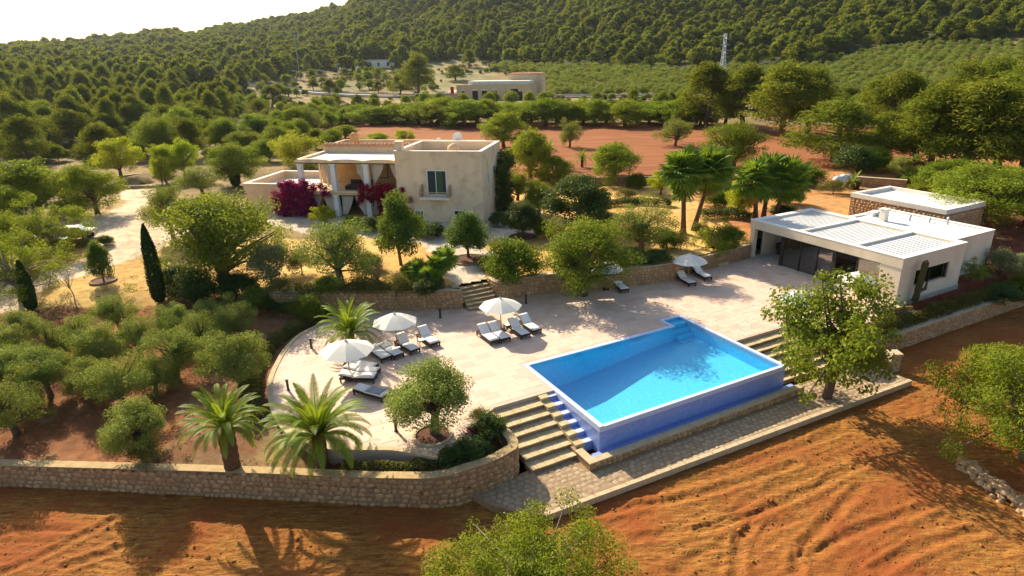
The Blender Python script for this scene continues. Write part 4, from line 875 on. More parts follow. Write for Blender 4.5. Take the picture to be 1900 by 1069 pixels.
umbrella(gp(1276, 523, 0), 1.0, 'pale parasol in front of the curved wall with two loungers', rz_=.3); umbrella(gp(1584, 560, 0), .95, 'white parasol close to the glass pavilion front'); umbrella(gp(1480, 600, 0), .95, 'pale blue parasol behind the fig tree', True, rz_=.2); umbrella(gp(1124, 537, 0), .9, 'off-white parasol half hidden behind the big terrace tree', rz_=.4)
# sun lounger, head at +y, foot at -y
def lounger_meshes():
    fr = MB(); fr.box(-.36, .36, -1.0, -.95, .2, .3); fr.box(-.36, .36, .95, 1.0, .2, .3); fr.box(-.36, -.31, -.95, .95, .2, .3); fr.box(.31, .36, -.95, .95, .2, .3); fr.box(-.31, .31, -.95, .95, .22, .27)
    def cush(x, y, z, rot, name, mat):
        b = MB(); nx, ny = 5, 6; V = []
        for k in (0, 1):
            for i in range(ny + 1):
                for j in range(nx + 1):
                    a, c = j / nx, i / ny; e_ = min(1, 6 * min(a, 1 - a)) * min(1, 8 * min(c, 1 - c)); V.append(((a - .5) * x, (c - .5) * y, (z * .5 * (.35 + .65 * e_ ** .5)) * (1 if k else -1)))
        n_ = (ny + 1) * (nx + 1); F = []
        for i in range(ny):
            for j in range(nx):
                q = i * (nx + 1) + j; F += [(n_ + q, n_ + q + 1, n_ + q + nx + 2, n_ + q + nx + 1), (q, q + nx + 1, q + nx + 2, q + 1)]
        per = [j for j in range(nx + 1)] + [i * (nx + 1) + nx for i in range(1, ny + 1)] + [ny * (nx + 1) + j for j in range(nx - 1, -1, -1)] + [i * (nx + 1) for i in range(ny - 1, 0, -1)]
        for a, b_ in zip(per, per[1:] + per[:1]): F.append((a, b_, n_ + b_, n_ + a))
        b.add(V, F); m = b.mesh(name); m.materials.append(MATS[mat]); m.polygons.foreach_set('use_smooth', [True] * len(m.polygons)); return m
    leg = MB().box(-.035, .035, -.035, .035, 0, .2)
    bf = MB().box(-.33, .33, 0, .78, -.03, 0)
    out = {}
    for nme, b in (('frame', fr), ('leg', leg), ('backrest', bf)): m = b.mesh(nme); m.materials.append(MATS['wicker']); out[nme] = m
    out['mattress'] = cush(.66, 1.24, .11, 0, 'mattress', 'cushion'); out['back_cushion'] = cush(.66, .78, .10, 0, 'back_cushion', 'cushion'); out['towel'] = cush(.62, .9, .05, 0, 'towel', 'towel_grey')
    return out
LM = lounger_meshes()
def lounger(loc, rotz, label, up=38., towel=False):
    t = thing('sun_lounger', label, 'sun lounger', loc, rotz, 'sun loungers on the terrace'); t.scale = (1.04, 1.06, 1.05)
    link('frame', LM['frame'], None, t)
    for x in (-.32, .32):
        for y in (-.93, .93): link('leg', LM['leg'], None, t, loc=(x, y, 0))
    link('mattress', LM['mattress'], None, t, loc=(0, -.34, .34)); a = R(up)
    link('backrest', LM['backrest'], None, t, loc=(0, .26, .31), rot=(a, 0, 0)); link('back_cushion', LM['back_cushion'], None, t, loc=(0, .26 + .39 * math.cos(a) - .055 * math.sin(a), .31 + .39 * math.sin(a) + .055 * math.cos(a)), rot=(a, 0, 0))
    if towel: link('towel', LM['towel'], None, t, loc=(0, -.3, .42))
    return t
def lpx(hx, hy, fx_, fy_, label, up=38., towel=False):
    a = gp(hx, hy, .3); b = gp(fx_, fy_, .3); c = (a + b) / 2; d = a - b; lounger((c[0], c[1], .004), math.atan2(-d[0], d[1]), label, up, towel)
lpx(894, 614, 917, 631, 'sun lounger at the far left under the open parasol'); lpx(913, 610, 937, 627, 'second sun lounger from the left under the open parasol, toe in shade')
lpx(950, 603, 974, 620, 'sun lounger just right of the open parasol pole, beside the small table'); lpx(971, 596, 994, 611, 'sun lounger at the far right of the open parasol group')
lpx(690, 645, 716, 663, 'flat white sun lounger just right of the small terrace palm', 4); lpx(712, 641, 738, 657, 'white sun lounger pushed against its twin, left of the side table', 5)
lpx(742, 632, 769, 648, 'sun lounger with raised back under the second parasol'); lpx(781, 618, 808, 637, 'sun lounger with grey towelled back at the right end of the second parasol', 45)
lpx(650, 672, 690, 679, 'half hidden sun lounger deep under the front parasol', 8); lpx(648, 684, 696, 688, 'middle sun lounger under the front parasol', 12); lpx(640, 697, 690, 698, 'front sun lounger under the front parasol, its dark side towards us', 12)
lpx(672, 722, 706, 731, 'grey covered sun lounger in shade behind the front palm leaves', 3, True)
lpx(1142, 523, 1158, 536, 'sun lounger in the shade right of the big terrace tree'); lpx(1260, 512, 1284, 525, 'sun lounger left of the parasol by the curved wall', 30); lpx(1290, 502, 1313, 514, 'sun lounger right of the parasol by the curved wall', 30)
def table(loc, label, s=.42, hh=.38, rotz=ROT):
    t = thing('side_table', label, 'table', loc, rotz); MB().box(-s / 2, s / 2, -s / 2, s / 2, hh - .05, hh).obj('table_top', 'wicker', t)
    for x in (-1, 1):
        for y in (-1, 1): MB().box(x * s * .42 - .02, x * s * .42 + .02, y * s * .42 - .02, y * s * .42 + .02, 0, hh - .05).obj('leg', 'wicker', t)
    MB().box(-s / 2 + .03, s / 2 - .03, -s / 2 + .03, s / 2 - .03, hh + .002, hh + .02).obj('cloth', 'cushion', t)
table(gp(942, 612, 0), 'small dark side table beside the open parasol pole'); table(gp(783, 640, 0), 'small dark side table beside the towelled lounger', .5); table(gp(740, 655, 0), 'low brown side table between the white loungers', .35)
mb = MB(); tb_ = thing('bench', 'small dark bench against the garden wall', 'bench', (*gp(777, 572, 0)[:2], 0), R(-8)); MB().box(-.6, .6, -.2, .2, .38, .45).obj('seat', 'wicker', tb_); [MB().box(x - .05, x + .05, -.18, .18, 0, .38).obj('leg', 'wicker', tb_) for x in (-.5, .5)]
for x, y, lab in ((578, 646, 'bronze bollard light on the curved terrace near the small palm'), (535, 724, 'bronze bollard light at the left edge of the curved terrace'), (735, 800, 'bronze bollard light in front of the terrace olive tree'), (817, 590, 'bronze bollard light below the garden wall, left of the stairs'), (976, 563, 'bronze bollard light by the wall right of the upper stairs')):
    b = thing('bollard_light', lab, 'lamp', (*gp(x, y, 0)[:2], 0)); MB().cyl((0, 0, 0), .075, .075, .62, 10).obj('post', 'bronze', b); MB().cyl((0, 0, .621), .10, .09, .09, 10).obj('lamp_head', 'bronze', b); MB().cyl((0, 0, 0), .12, .12, .02, 10).obj('foot', 'bronze', b)
# two parked cars
def car(loc, rotz, label, paint):
    t = thing('parked_car', label, 'car', loc, rotz); prof = [(-2.1, .35), (-2.12, .75), (-1.95, .95), (-1.2, 1.0), (-.75, 1.42), (.75, 1.46), (1.55, 1.02), (2.05, .92), (2.1, .4)]
    mb = MB(); n = len(prof); V = [(x, -.84 * (1 if z < 1.1 else .82), z) for x, z in prof] + [(x, .84 * (1 if z < 1.1 else .82), z) for x, z in prof]
    mb.add(V, [tuple(range(n)), tuple(range(2 * n - 1, n - 1, -1))] + [(i, i + n, (i + 1) % n + n, (i + 1) % n) for i in range(n)]); mb.obj('body', paint, t)
    for s_ in (-1, 1):
        MB().add([(-1.0, s_ * .80, 1.04), (1.3, s_ * .80, 1.06), (.72, s_ * .72, 1.38), (-.72, s_ * .72, 1.36)], [(0, 1, 2, 3)]).obj('side_window', 'window_glass', t)
        MB().box(-2.135, -2.1, s_ * .72 - .1, s_ * .72 + .1, .7, .86).obj('tail_lamp' if False else 'tail_light', 'tail_lamp', t); MB().box(2.05, 2.11, s_ * .62 - .14, s_ * .62 + .14, .62, .76).obj('headlight', 'paint_white', t)
        for x in (-1.3, 1.3): w = MB().tube([(x, s_ * .72, .32), (x, s_ * .9, .32)], .32, 16).obj('wheel', 'rubber', t); MB().tube([(x, s_ * .89, .32), (x, s_ * .915, .32)], .19, 12).obj('rim', 'steel', w)
    MB().add([(-1.22, -.66, 1.035), (-1.22, .66, 1.035), (-.80, .6, 1.41), (-.80, -.6, 1.41)], [(0, 1, 2, 3)]).obj('rear_window', 'window_glass', t); MB().add([(1.58, -.66, 1.045), (1.58, .66, 1.045), (.82, .6, 1.46), (.82, -.6, 1.46)], [(3, 2, 1, 0)]).obj('windscreen', 'window_glass', t)
    return t
c1 = gp(137, 446); car((c1[0], c1[1], c1[2]), R(200), 'dark blue car parked under the trees, tail towards the gravel drive', 'car_blue'); c2 = gp(88, 462); car((c2[0], c2[1], c2[2]), R(205), 'black car mostly hidden under the lime-green tree', 'car_black')
c3 = gp(1243, 184); c = car((c3[0], c3[1] , c3[2] + .36), R(-17), 'tiny dark car driving on the far valley road', 'car_black')
# white bags and a potted palm near the outbuilding
wb = thing('white_bag', 'heap of white builder bags by the terrace wall behind the pavilion', 'bag', (*gp(1563, 342)[:2], float(gp(1563, 342)[2])), .2)
r = np.random.default_rng(5)
for k, (x, y, s) in enumerate(((-.7, 0, .75), (.25, .2, .85), (1.0, .5, .8), (-.1, -.5, .5))):
    V = []; F = []; n, m = 10, 6
    for i in range(m + 1):
        ph = math.pi * i / m
        for j in range(n): a = 2 * math.pi * j / n; q = 1 + r.uniform(-.12, .12); V.append((x + s * q * math.sin(ph) * math.cos(a), y + s * q * .8 * math.sin(ph) * math.sin(a), s * .72 - s * .72 * q * math.cos(ph)))
    for i in range(m):
        for j in range(n): F.append((i * n + j, i * n + (j + 1) % n, (i + 1) * n + (j + 1) % n, (i + 1) * n + j))
    MB().add(V, F).obj('bag', 'car_white', wb, smooth=True)

# ------------------------------------------------------------------ things across the valley
b0 = gp(848, 186); b1 = gp(985, 186); dirv = b1 - b0; ang = math.atan2(dirv[1], dirv[0]); Lb = float(np.hypot(dirv[0], dirv[1]))
fh = thing('far_house', 'far-off long stone house with arched openings beside the valley road', 'house', (b0[0], b0[1], min(b0[2], b1[2]) - .6), ang)
Hf = rise(b0, 158) + .6; dep = 9.
mb = MB(); AR = [(.07, .11), (.215, .295), (.345, .425), (.475, .555)]; holes = [(a * Lb, b * Lb, .6, Hf * .66) for a, b in AR] + [(.66 * Lb, .89 * Lb, .6, Hf * .6), (.735 * Lb, .835 * Lb, Hf * .6, Hf * .75)]
wall_y(mb, 0, Lb, 0, .4, -.5, Hf, holes); mb.box(0, .4, .4, dep, -.5, Hf); mb.box(Lb - .4, Lb, .4, dep, -.5, Hf - .01); mb.box(0, Lb, dep - .4, dep, -.5, Hf - .02); mb.obj('wall', 'plaster_sand', fh)
for a, b in AR:
    mm_ = MB(); n = 10; xm = (a + b) / 2 * Lb; wd = (b - a) / 2 * Lb
    pts = [(xm + wd * math.cos(math.pi * i / n), Hf * .66 + wd * .25 * math.sin(math.pi * i / n)) for i in range(n + 1)]
    for q, q2 in zip(pts[:-1], pts[1:]): mm_.bar((q[0], -.03, q[1]), (q2[0], -.03, q2[1]), .5, .25, (0, 1, 0))
    mm_.obj('arch', 'plaster_white', fh); MB().box(a * Lb, b * Lb, .3, .36, .6, Hf * .66).obj('arch_glass', 'dark_room', fh)
MB().box(.66 * Lb, .89 * Lb, .35, .39, .6, Hf * .76).obj('wide_window', 'dark_room', fh); MB().box(.4, Lb - .4, .4, dep - .4, Hf - .6, Hf - .5).obj('roof', 'white_roof', fh)
MB().box(.15 * Lb, .96 * Lb, 1.2, dep, Hf + .002, Hf + 1.3).obj('roof_storey', 'plaster_white', fh); MB().box(.6 * Lb, 1.05 * Lb, dep, dep + 5, 2, Hf + 3.6).obj('rear_storey', 'plaster_sand', fh)
tl = MB()
for k in range(26): x = .6 * Lb + k * .45 * Lb / 26; MB().tube([(x + .25, dep - .1, Hf + 3.55), (x + .25, dep + 5.1, Hf + 3.75)], .26, 6).obj('roof_tile', 'roof_tile', fh)
ac = MB().box(-.34 * Lb, -.02 * Lb, 1, 7, -.5, Hf * .45).obj('annex', 'plaster_sand', fh); MB().add([(-.36 * Lb, .6, Hf * .42), (0, .6, Hf * .62), (0, 7.2, Hf * .72), (-.36 * Lb, 7.2, Hf * .55)], [(0, 1, 2, 3)]).obj('annex_roof', 'concrete', fh)
MB().box(-.075 * Lb, -.03 * Lb, -.6, -.4, Hf * .5, Hf * .9).obj('red_banner', 'red_cloth', fh)
vp = gp(782, 184); vn = thing('white_van', 'small white van beside the far valley house', 'van', (vp[0], vp[1], vp[2]), R(-10))
mb = MB(); mb.add([(x, s * .95, z) for s in (-1, 1) for x, z in ((-2.5, .4), (2.5, .4), (2.5, 1.1), (1.6, 2.1), (-2.5, 2.2))], [(0, 1, 2, 3, 4), (9, 8, 7, 6, 5), (0, 5, 6, 1), (1, 6, 7, 2), (2, 7, 8, 3), (3, 8, 9, 4), (4, 9, 5, 0)]); mb.obj('body', 'car_white', vn)
MB().add([(2.42, -.8, 1.2), (2.42, .8, 1.2), (1.66, .75, 2.05), (1.66, -.75, 2.05)], [(0, 1, 2, 3)]).obj('windscreen', 'window_glass', vn)
for x in (-1.6, 1.6):
    for s in (-1, 1): MB().tube([(x, s * .8, .36), (x, s * 1.0, .36)], .36, 12).obj('wheel', 'rubber', vn)
def small_house(px, py, w, hh, label, matn='plaster_white'):
    q = gp(px, py); t = thing('far_house', label, 'house', (q[0], q[1], q[2] - 1), R(8)); MB().box(-w / 2, w / 2, 0, w * .5, 0, hh).obj('wall', matn, t); MB().box(-w / 2 - .2, w / 2 + .2, -.2, w * .5 + .2, hh + .002, hh + .5).obj('roof', 'concrete', t)
    for k in (-.3, 0, .3): MB().box(k * w - .6, k * w + .6, -.06, -.002, hh * .35, hh * .75).obj('window', 'dark_room', t)
small_house(36, 106, 26, 9, 'tiny pale house among trees on the far left hillside'); small_house(703, 126, 18, 5, 'tiny pale house at the forest edge above the valley road')
# lattice pylon
q = gp(1339, 150); Hpy = rise(q, 62); py = thing('electricity_pylon', 'grey steel lattice electricity pylon in front of the wooded hill', 'pylon', q, .3)
wz_ = lambda z: lerp(1.45, .45, min(1, z / (Hpy * .62))) if z < Hpy * .62 else .45
for s1 in (-1, 1):
    for s2 in (-1, 1): MB().tube([(s1 * wz_(z), s2 * wz_(z), z) for z in (0, Hpy * .62, Hpy)], .16, 4).obj('leg', 'steel', py)
mb = MB(); zs = np.linspace(0, Hpy, 14)
for i, (a, b) in enumerate(zip(zs[:-1], zs[1:])):
    for (x0, y0), (x1, y1) in (((-1, -1), (1, -1)), ((1, -1), (1, 1)), ((1, 1), (-1, 1)), ((-1, 1), (-1, -1))):
        s = (i % 2) * 2 - 1; p0, p1 = ((x0, y0), (x1, y1)) if s > 0 else ((x1, y1), (x0, y0)); mb.bar((p0[0] * wz_(a), p0[1] * wz_(a), a), (p1[0] * wz_(b), p1[1] * wz_(b), b), .14)
mb.obj('bracing', 'steel', py)
for z, l_ in ((.62, 3.2), (.74, 2.6), (.86, 3.0)): MB().tube([(-l_, 0, Hpy * z + .35), (0, 0, Hpy * z + .7), (l_, 0, Hpy * z + .35)], [.1, .22, .1], 5).obj('cross_arm', 'steel', py)
for x, y0, y1, lab in ((406, 160, 112, 'tall grey street lamp above the left pine wood'), (630, 160, 118, 'thin wooden power pole at the left end of the valley road'), (557, 150, 58, 'tall thin mast rising from the forest left of centre')):
    q = gp(x, y0); hh = rise(q, y1); s = thing('street_lamp' if x == 406 else 'power_pole', lab, 'pole', q); MB().tube([(0, 0, -.5), (0, 0, hh)], [.22, .14], 6).obj('pole', 'concrete' if x == 406 else 'steel', s); MB().bar((-1.3 if x != 406 else -.2, 0, hh - .3), (1.3, 0, hh - .3), .16).obj('arm', 'steel', s)
# ------------------------------------------------------------------ plants
def unit(a): return a / (np.linalg.norm(a, axis=-1, keepdims=True) + 1e-9)
def leaf_mesh(name, C, out, size, r, aspect=.5, tint=None, mat=None, up=.55, wild=.8):
    """one small folded-diamond leaf (or sprig) at each centre C, facing roughly outwards"""
    n = len(C); N = unit(r.normal(size=(n, 3)) * wild + out * .6 + np.array([0, 0, up])); T = unit(np.cross(N, r.normal(size=(n, 3)))); B = np.cross(N, T)
    s = (size * r.uniform(.65, 1.35, n))[:, None]; a = C + T * s * .5; b = C - T * s * .5; c = C + B * s * .5 * aspect + N * s * .08; d = C - B * s * .5 * aspect + N * s * .08
    V = np.stack([a, c, b, d], 1).reshape(-1, 3); F = np.arange(4 * n).reshape(-1, 4)
    lv = np.clip(r.normal(.45, .2, n) + (0 if tint is None else tint), 0, .89); lv = np.where(r.random(n) < .05, .97, lv)
    return V, F, lv
def ball(r, n, p=2.0): d = unit(r.normal(size=(n, 3))); return d * (r.random(n) ** (1 / p))[:, None], d
SPEC = {  # W, H, crown start, clumps, clump radius, leaves, leaf size, aspect, shell, leaf material, bark, trunk radius
    'carob': (6.4, 5.6, .03, 110, .72, 25000, .13, .55, .42, 'leaf_carob', 'bark', .26),
    'fig': (6.0, 5.4, .07, 92, .58, 13000, .15, .7, .28, 'leaf_fig', 'bark', .18),
    'almond': (6.4, 5.0, .07, 120, .44, 19000, .105, .5, .25, 'leaf_almond', 'bark_pale', .15),
    'lime': (4.4, 4.4, .06, 70, .55, 14000, .125, .55, .5, 'leaf_lime', 'bark', .14),
    'green': (5.0, 5.0, .02, 85, .62, 19000, .13, .55, .42, 'leaf_almond', 'bark', .17),
    'olive': (3.6, 3.3, .10, 44, .50, 15000, .10, .40, .35, 'leaf_olive', 'bark', .14),
    'olive_round': (3.6, 3.3, .08, 64, .46, 20000, .095, .42, .35, 'leaf_olive', 'bark', .14),
    'almond_wide': (9.0, 4.2, .05, 210, .50, 46000, .105, .5, .25, 'leaf_almond', 'bark_pale', .14),
    'citrus': (3.2, 3.2, .08, 80, .42, 17000, .105, .6, .55, 'leaf_citrus', 'bark', .08),
    'citrus_mid': (3.2, 3.4, .05, 80, .42, 16000, .105, .6, .5, 'leaf_citrus_mid', 'bark', .08),
    'shrub': (2.6, 1.8, .0, 50, .42, 10000, .10, .6, .5, 'leaf_bush', 'bark', .04),
    'shrub_dark': (2.6, 1.8, .0, 50, .42, 10000, .10, .6, .5, 'leaf_citrus', 'bark', .04),
    'shrub_dry': (2.6, 1.6, .0, 30, .40, 5000, .10, .4, .4, 'leaf_hedge', 'bark', .04),
    'shrub_grey': (2.4, 1.8, .0, 28, .40, 5500, .11, .4, .5, 'leaf_grey', 'bark', .04),
    'yellow': (4.0, 3.2, .0, 40, .6, 7000, .22, .22, .4, 'leaf_yellow', 'bark', .06),
    'pine': (7.0, 9.5, .02, 84, .98, 12500, .34, .26, .35, 'leaf_pine', 'bark', .2),
    'pine_far': (7.0, 9.5, .0, 60, 1.1, 1700, .85, .42, .4, 'leaf_pine', 'bark', .2),
}
TREES = {}; SRC = {}
def build_tree(kind, seed):
    W_, H_, c0, nc, rc, nl, ls, asp, shell, lm, bm, tr = SPEC[kind]; r = np.random.default_rng(seed)
    d = unit(r.normal(size=(nc, 3))); d[:, 2] = np.where(d[:, 2] < -.8, -d[:, 2] * .8, d[:, 2])
    q = (shell + (1 - shell) * r.random(nc) ** .6)[:, None]; lob = 1 + .06 * np.sin(np.arctan2(d[:, 1], d[:, 0]) * r.integers(2, 4) + r.uniform(0, 6))[:, None]
    hx = W_ / 2 - rc * .45; hz = H_ * (1 - c0) / 2 - rc * .4; zc = H_ * c0 + H_ * (1 - c0) / 2
    c = d * q * np.array([hx, hx, hz]) * np.concatenate([lob, lob, np.ones_like(lob)], 1)
    th = np.arctan2(d[:, 1], d[:, 0]); ph = r.uniform(0, 6.28, 6); bump = 1 + .13 * np.sin(2 * th + ph[0]) + .12 * np.sin(3 * th + 3 * d[:, 2] + ph[1]) + .10 * np.sin(5 * th - 4 * d[:, 2] + ph[2]) + .08 * np.sin(7 * d[:, 2] + ph[3])
    c *= np.where(kind.startswith('pine'), 1., bump * .93)[..., None] if not kind.startswith('pine') else 1.
    if kind in ('olive', 'fig', 'almond', 'yellow'):
        nlob = int(r.integers(9, 13)); lo = unit(r.normal(size=(nlob, 3))) * r.uniform(.40, .66, (nlob, 1)); lo[:, 2] = np.clip(lo[:, 2], -.5, .5); lr = r.uniform(.38, .60, nlob); li = r.integers(0, nlob, nc)
        c = (lo[li] + d * lr[li][:, None] * (.35 + .65 * r.random(nc) ** .5)[:, None]) * np.array([hx, hx, hz]); c[:, :2] -= c[:, :2].mean(0); c[:, :2] *= hx / np.percentile(np.hypot(c[:, 0], c[:, 1]), 94); c[:, 2] = (c[:, 2] - c[:, 2].min()) / np.ptp(c[:, 2]) * 2 * hz - hz
    t = (c[:, 2] / hz + 1) / 2; pine = kind.startswith('pine')
    c[:, :2] *= (np.interp(t, [0, .2, .55, 1], [.85, 1.1, .85, .25]) if pine else np.interp(t, [0, .12, .5, 1], [.8, 1.0, 1.0, .85]))[:, None]
    if kind in ('citrus_mid',) : t = (c[:, 2] / hz + 1) / 2; c[:, :2] *= np.interp(t, [0, .3, 1], [.95, 1.05, .55])[:, None]
    c += np.array([0, 0, zc]); rad = rc * r.uniform(.55, 1.4, nc)
    w = rad ** 2; cnt = r.multinomial(nl, w / w.sum()); C = []; O_ = []; T_ = []
    flat = .66 if pine else .8
    for i in range(nc):
        b, dd = ball(r, cnt[i], 2.4); C.append(c[i] + b * rad[i] * np.array([1, 1, flat])); O_.append(dd * .8 + unit(c[i:i + 1] - [0, 0, zc]) * .5); T_.append(np.full(cnt[i], r.normal(0, .14)))
    C = np.concatenate(C); O_ = np.concatenate(O_); T_ = np.concatenate(T_)
    V, F, lv = leaf_mesh(kind, C, O_, ls, r, asp, T_); crown = npmesh('crown', V, F, lv, lm)
    mb = MB(); top = zc - hz * (.15 if not pine else -.6); lean = r.uniform(-.12, .12, 2) * H_
    tp = [(0, 0, -.25), (lean[0] * .3, lean[1] * .3, top * .35), (lean[0] * .6, lean[1] * .6, top * .7), (lean[0], lean[1], top)]
    mb.tube(tp, [tr * 1.35, tr, tr * .8, tr * .4], 8)
    for i in r.permutation(nc)[:max(10, int(nc * .6))]:
        k = r.uniform(.3, 1.) if not pine else np.clip((c[i][2] - .8) / top, .15, 1); j = min(2, int(k * 3)); s = Vector(tp[j]).lerp(Vector(tp[j + 1]), k * 3 - j); e_ = Vector(c[i]); m = s.lerp(e_, .5) + Vector((0, 0, .12 * (e_ - s).length)) * r.uniform(-.6, 1.)
        mb.tube([s, m, e_], [tr * .42, tr * .24, tr * .09], 5, False)
    m = mb.mesh('trunk'); m.materials.append(MATS[bm]); m.polygons.foreach_set('use_smooth', [True] * len(m.polygons)); return crown, m, W_, H_
def tree(kind, loc, Hm, Wm, label, group=None, rot=None, name=None, cat=None):
    L = TREES.setdefault(kind, []); nv = 5 if kind == 'pine' else 1 if kind == 'almond_wide' else 3
    k = tree.n = getattr(tree, 'n', 0) + 1
    if len(L) < nv: L.append(build_tree(kind, 100 + len(L) * 7 + abs(hash(kind)) % 1 + sum(map(ord, kind))))
    cr, tk, W0, H0 = L[k % len(L)]
    nm = name or {'olive': 'olive_tree', 'olive_round': 'olive_tree', 'almond_wide': 'almond_tree', 'pine': 'pine_tree', 'pine_far': 'pine_tree', 'fig': 'fig_tree', 'citrus': 'citrus_tree', 'citrus_mid': 'citrus_tree', 'carob': 'carob_tree', 'almond': 'almond_tree', 'lime': 'lime_green_tree', 'green': 'broadleaf_tree', 'yellow': 'yellow_shrub'}.get(kind, 'shrub')
    sh = nm.endswith('shrub') or kind.startswith('shrub')
    t = thing(nm, label, cat or ('shrub' if sh else 'tree'), loc, (k * 2.399) % 6.283 if rot is None else rot, group); t.scale = (Wm / W0, Wm / W0, Hm / H0)
    SRC.setdefault(kind, []).append(link('crown', cr, None, t)); link('stems' if sh else 'trunk', tk, None, t); return t
def tpx(kind, bx, by, ty, wpx, label, z=None, group=None, name=None, rot=None, cat=None, grow=1.):
    b = gp(bx, by, z); dep = proj(b)[2]; H = rise(b, ty); return tree(kind, b, H * grow, wpx * dep / FOCAL * (.95 if kind == 'fig' else 1.1), label, group, rot, name, cat)

# the olive grove
OG = 'olive trees of the walled grove'
def olive(cx, cy, s, label, dy=None):
    k = (403.6 + (cy + 55 - 534.5) * .94) / 694.; by = cy + (78 * k if dy is None else dy); b = gp(cx + 4, by); return tree('olive_round' if (int(cx) % 3) else 'olive', b, 3.2 * s, 3.7 * s, label, OG)
for cx, cy, s, lab in ((262, 772, 1.02, 'olive tree nearest the stone wall, beside the stout palm'), (30, 735, 1.1, 'olive tree at the left frame edge nearest the stone wall'), (228, 690, 1.08, 'olive tree right behind the front one, in the middle of the grove'), (92, 672, 1.05, 'tall olive tree with dark forked trunk in the left middle of the grove'),
                       (442, 657, 1.12, 'olive tree beside the hedge of the curved terrace'), (324, 642, 1.1, 'wide olive tree in the centre of the grove, left of the hedge one'), (32, 655, .95, 'olive tree at the left frame edge, second from the wall'), (182, 632, 1.0, 'olive tree in the middle row with a low dense crown'), (170, 676, .85, 'small olive tree squeezed between bigger ones at mid grove'),
                       (258, 603, .95, 'olive tree in the third row, below the big cypress'), (105, 610, .92, 'olive tree in the back row, left part'), (50, 592, .95, 'olive tree at the back left, below the small cypress'), (14, 618, .9, 'olive tree cut by the left frame edge in the back row'), (156, 594, .88, 'olive tree in the back row right of the bare sapling'),
                       (222, 560, .95, 'olive tree at the back of the grove, left of the big cypress'), (325, 580, .92, 'olive tree at the back, just right of the big cypress'), (375, 596, .95, 'olive tree in the back row under the big carob'), (435, 577, .95, 'olive tree in the back right corner of the grove'), (395, 560, .8, 'small olive tree behind the others under the big carob'), (285, 665, .8, 'small olive tree half hidden in the grove centre'),
                       (-60, 690, 1.05, 'olive tree just outside the left edge of the view'), (-70, 610, 1., 'olive tree outside the left edge in the back row')): olive(cx, cy, s, lab)
# trees round the terrace
tpx('carob', 1083, 548, 398, 172, 'big leafy tree standing on the terrace in front of the curved wall', 0)
tpx('fig', 1532, 738, 512, 262, 'fig tree on the cobbled path right of the pool corner', -1.6, rot=1.2)
tpx('almond_wide', 1896, 850, 632, 360, 'almond tree at the right frame edge over the ploughed field', -1.9)
b = gp(975, 1050, -.2); tree('almond_wide', (b[0], b[1] - 1.4, -1.95), 4.1, 9.6, 'open-branched almond tree cut by the bottom frame edge', rot=.6)
tpx('olive_round', 806, 806, 674, 178, 'round olive tree in the bed at the front of the terrace', 0, grow=1.02)
t = thing('tree_ring', 'round earth bed with pale rim under the terrace olive tree', 'planter', (*gp(803, 808, 0)[:2], 0)); MB().cyl((0, 0, -.01), .85, .85, .03, 20).obj('soil', 'soil_dark', t); mb = MB(); [mb.bar((.95 * math.cos(a), .95 * math.sin(a), .02), (.95 * math.cos(a + .33), .95 * math.sin(a + .33), .02), .16, .12) for a in np.arange(0, 6.28, .3142)]; mb.obj('rim', 'cap_stone', t)
tpx('carob', 425, 530, 348, 232, 'very large spreading carob tree left of the villa garden', rot=.4)
tpx('olive_round', 322, 442, 342, 80, 'grey-green olive left of the big carob by the drive')
tpx('olive', 634, 528, 403, 138, 'tall olive tree in front of the villa loggia', 1.4)
tpx('citrus_mid', 745, 492, 352, 100, 'tall conical citrus tree in front of the villa block', 1.4)
tpx('citrus_mid', 869, 478, 390, 88, 'round citrus tree in front of the villa corner', 1.4)
tpx('citrus', 971, 440, 374, 70, 'dark clipped citrus tree beside the villa corner', 1.4); tpx('citrus', 1070, 424, 327, 130, 'large dark dense tree behind the big terrace tree', 1.4)
for x, y, rr_s, lab in ((870, 484, 1.5, 'dark round planting ring under the citrus tree'), (971, 442, 1.4, 'dark round planting ring under the clipped citrus tree'), (192, 523, 1.0, 'grassy planting ring of the small standard tree')):
    q = gp(x, y); t = thing('tree_ring', lab, 'planter', (q[0], q[1], q[2])); MB().cyl((0, 0, -.1), rr_s, rr_s, .2, 20).obj('soil', 'soil_dark', t); mb = MB(); [mb.bar((rr_s * math.cos(a), rr_s * math.sin(a), .05), (rr_s * math.cos(a + .32), rr_s * math.sin(a + .32), .05), .14, .2) for a in np.arange(0, 6.28, .3142)]; mb.obj('rim', 'mortar', t)
tpx('shrub', 955, 519, 446, 108, 'large round shrub in the raised bed right of the upper stairs', 1.4); tpx('olive', 1190, 468, 372, 122, 'old olive tree with thick trunk above the curved wall', 1.4)
tpx('fig', 1325, 484, 402, 86, 'small fig tree in a ring bed left of the pavilion', .1)
t = thing('tree_ring', 'stone ring bed under the small fig tree left of the pavilion', 'planter', (*gp(1328, 488, 0)[:2], 0)); MB().cyl((0, 0, -.02), .95, .95, .25, 20).obj('soil', 'soil_red', t); mb = MB(); [mb.bar((1.02 * math.cos(a), 1.02 * math.sin(a), .14), (1.02 * math.cos(a + .33), 1.02 * math.sin(a + .33), .14), .18, .36) for a in np.arange(0, 6.28, .3142)]; mb.obj('rim', 'cap_stone', t)
tpx('green', 1138, 338, 258, 102, 'broad green tree at the near edge of the red field'); tpx('olive', 1057, 274, 221, 44, 'small grey olive tree on the red field'); tpx('olive', 1252, 272, 215, 58, 'ball-shaped olive tree standing alone on the red field')
tpx('carob', 1358, 312, 221, 118, 'spreading tree on the red field behind the fan palms'); tpx('green', 985, 335, 233, 96, 'bright green tree just right of the villa'); tpx('green', 935, 275, 203, 86, 'green tree behind the villa roof corner')
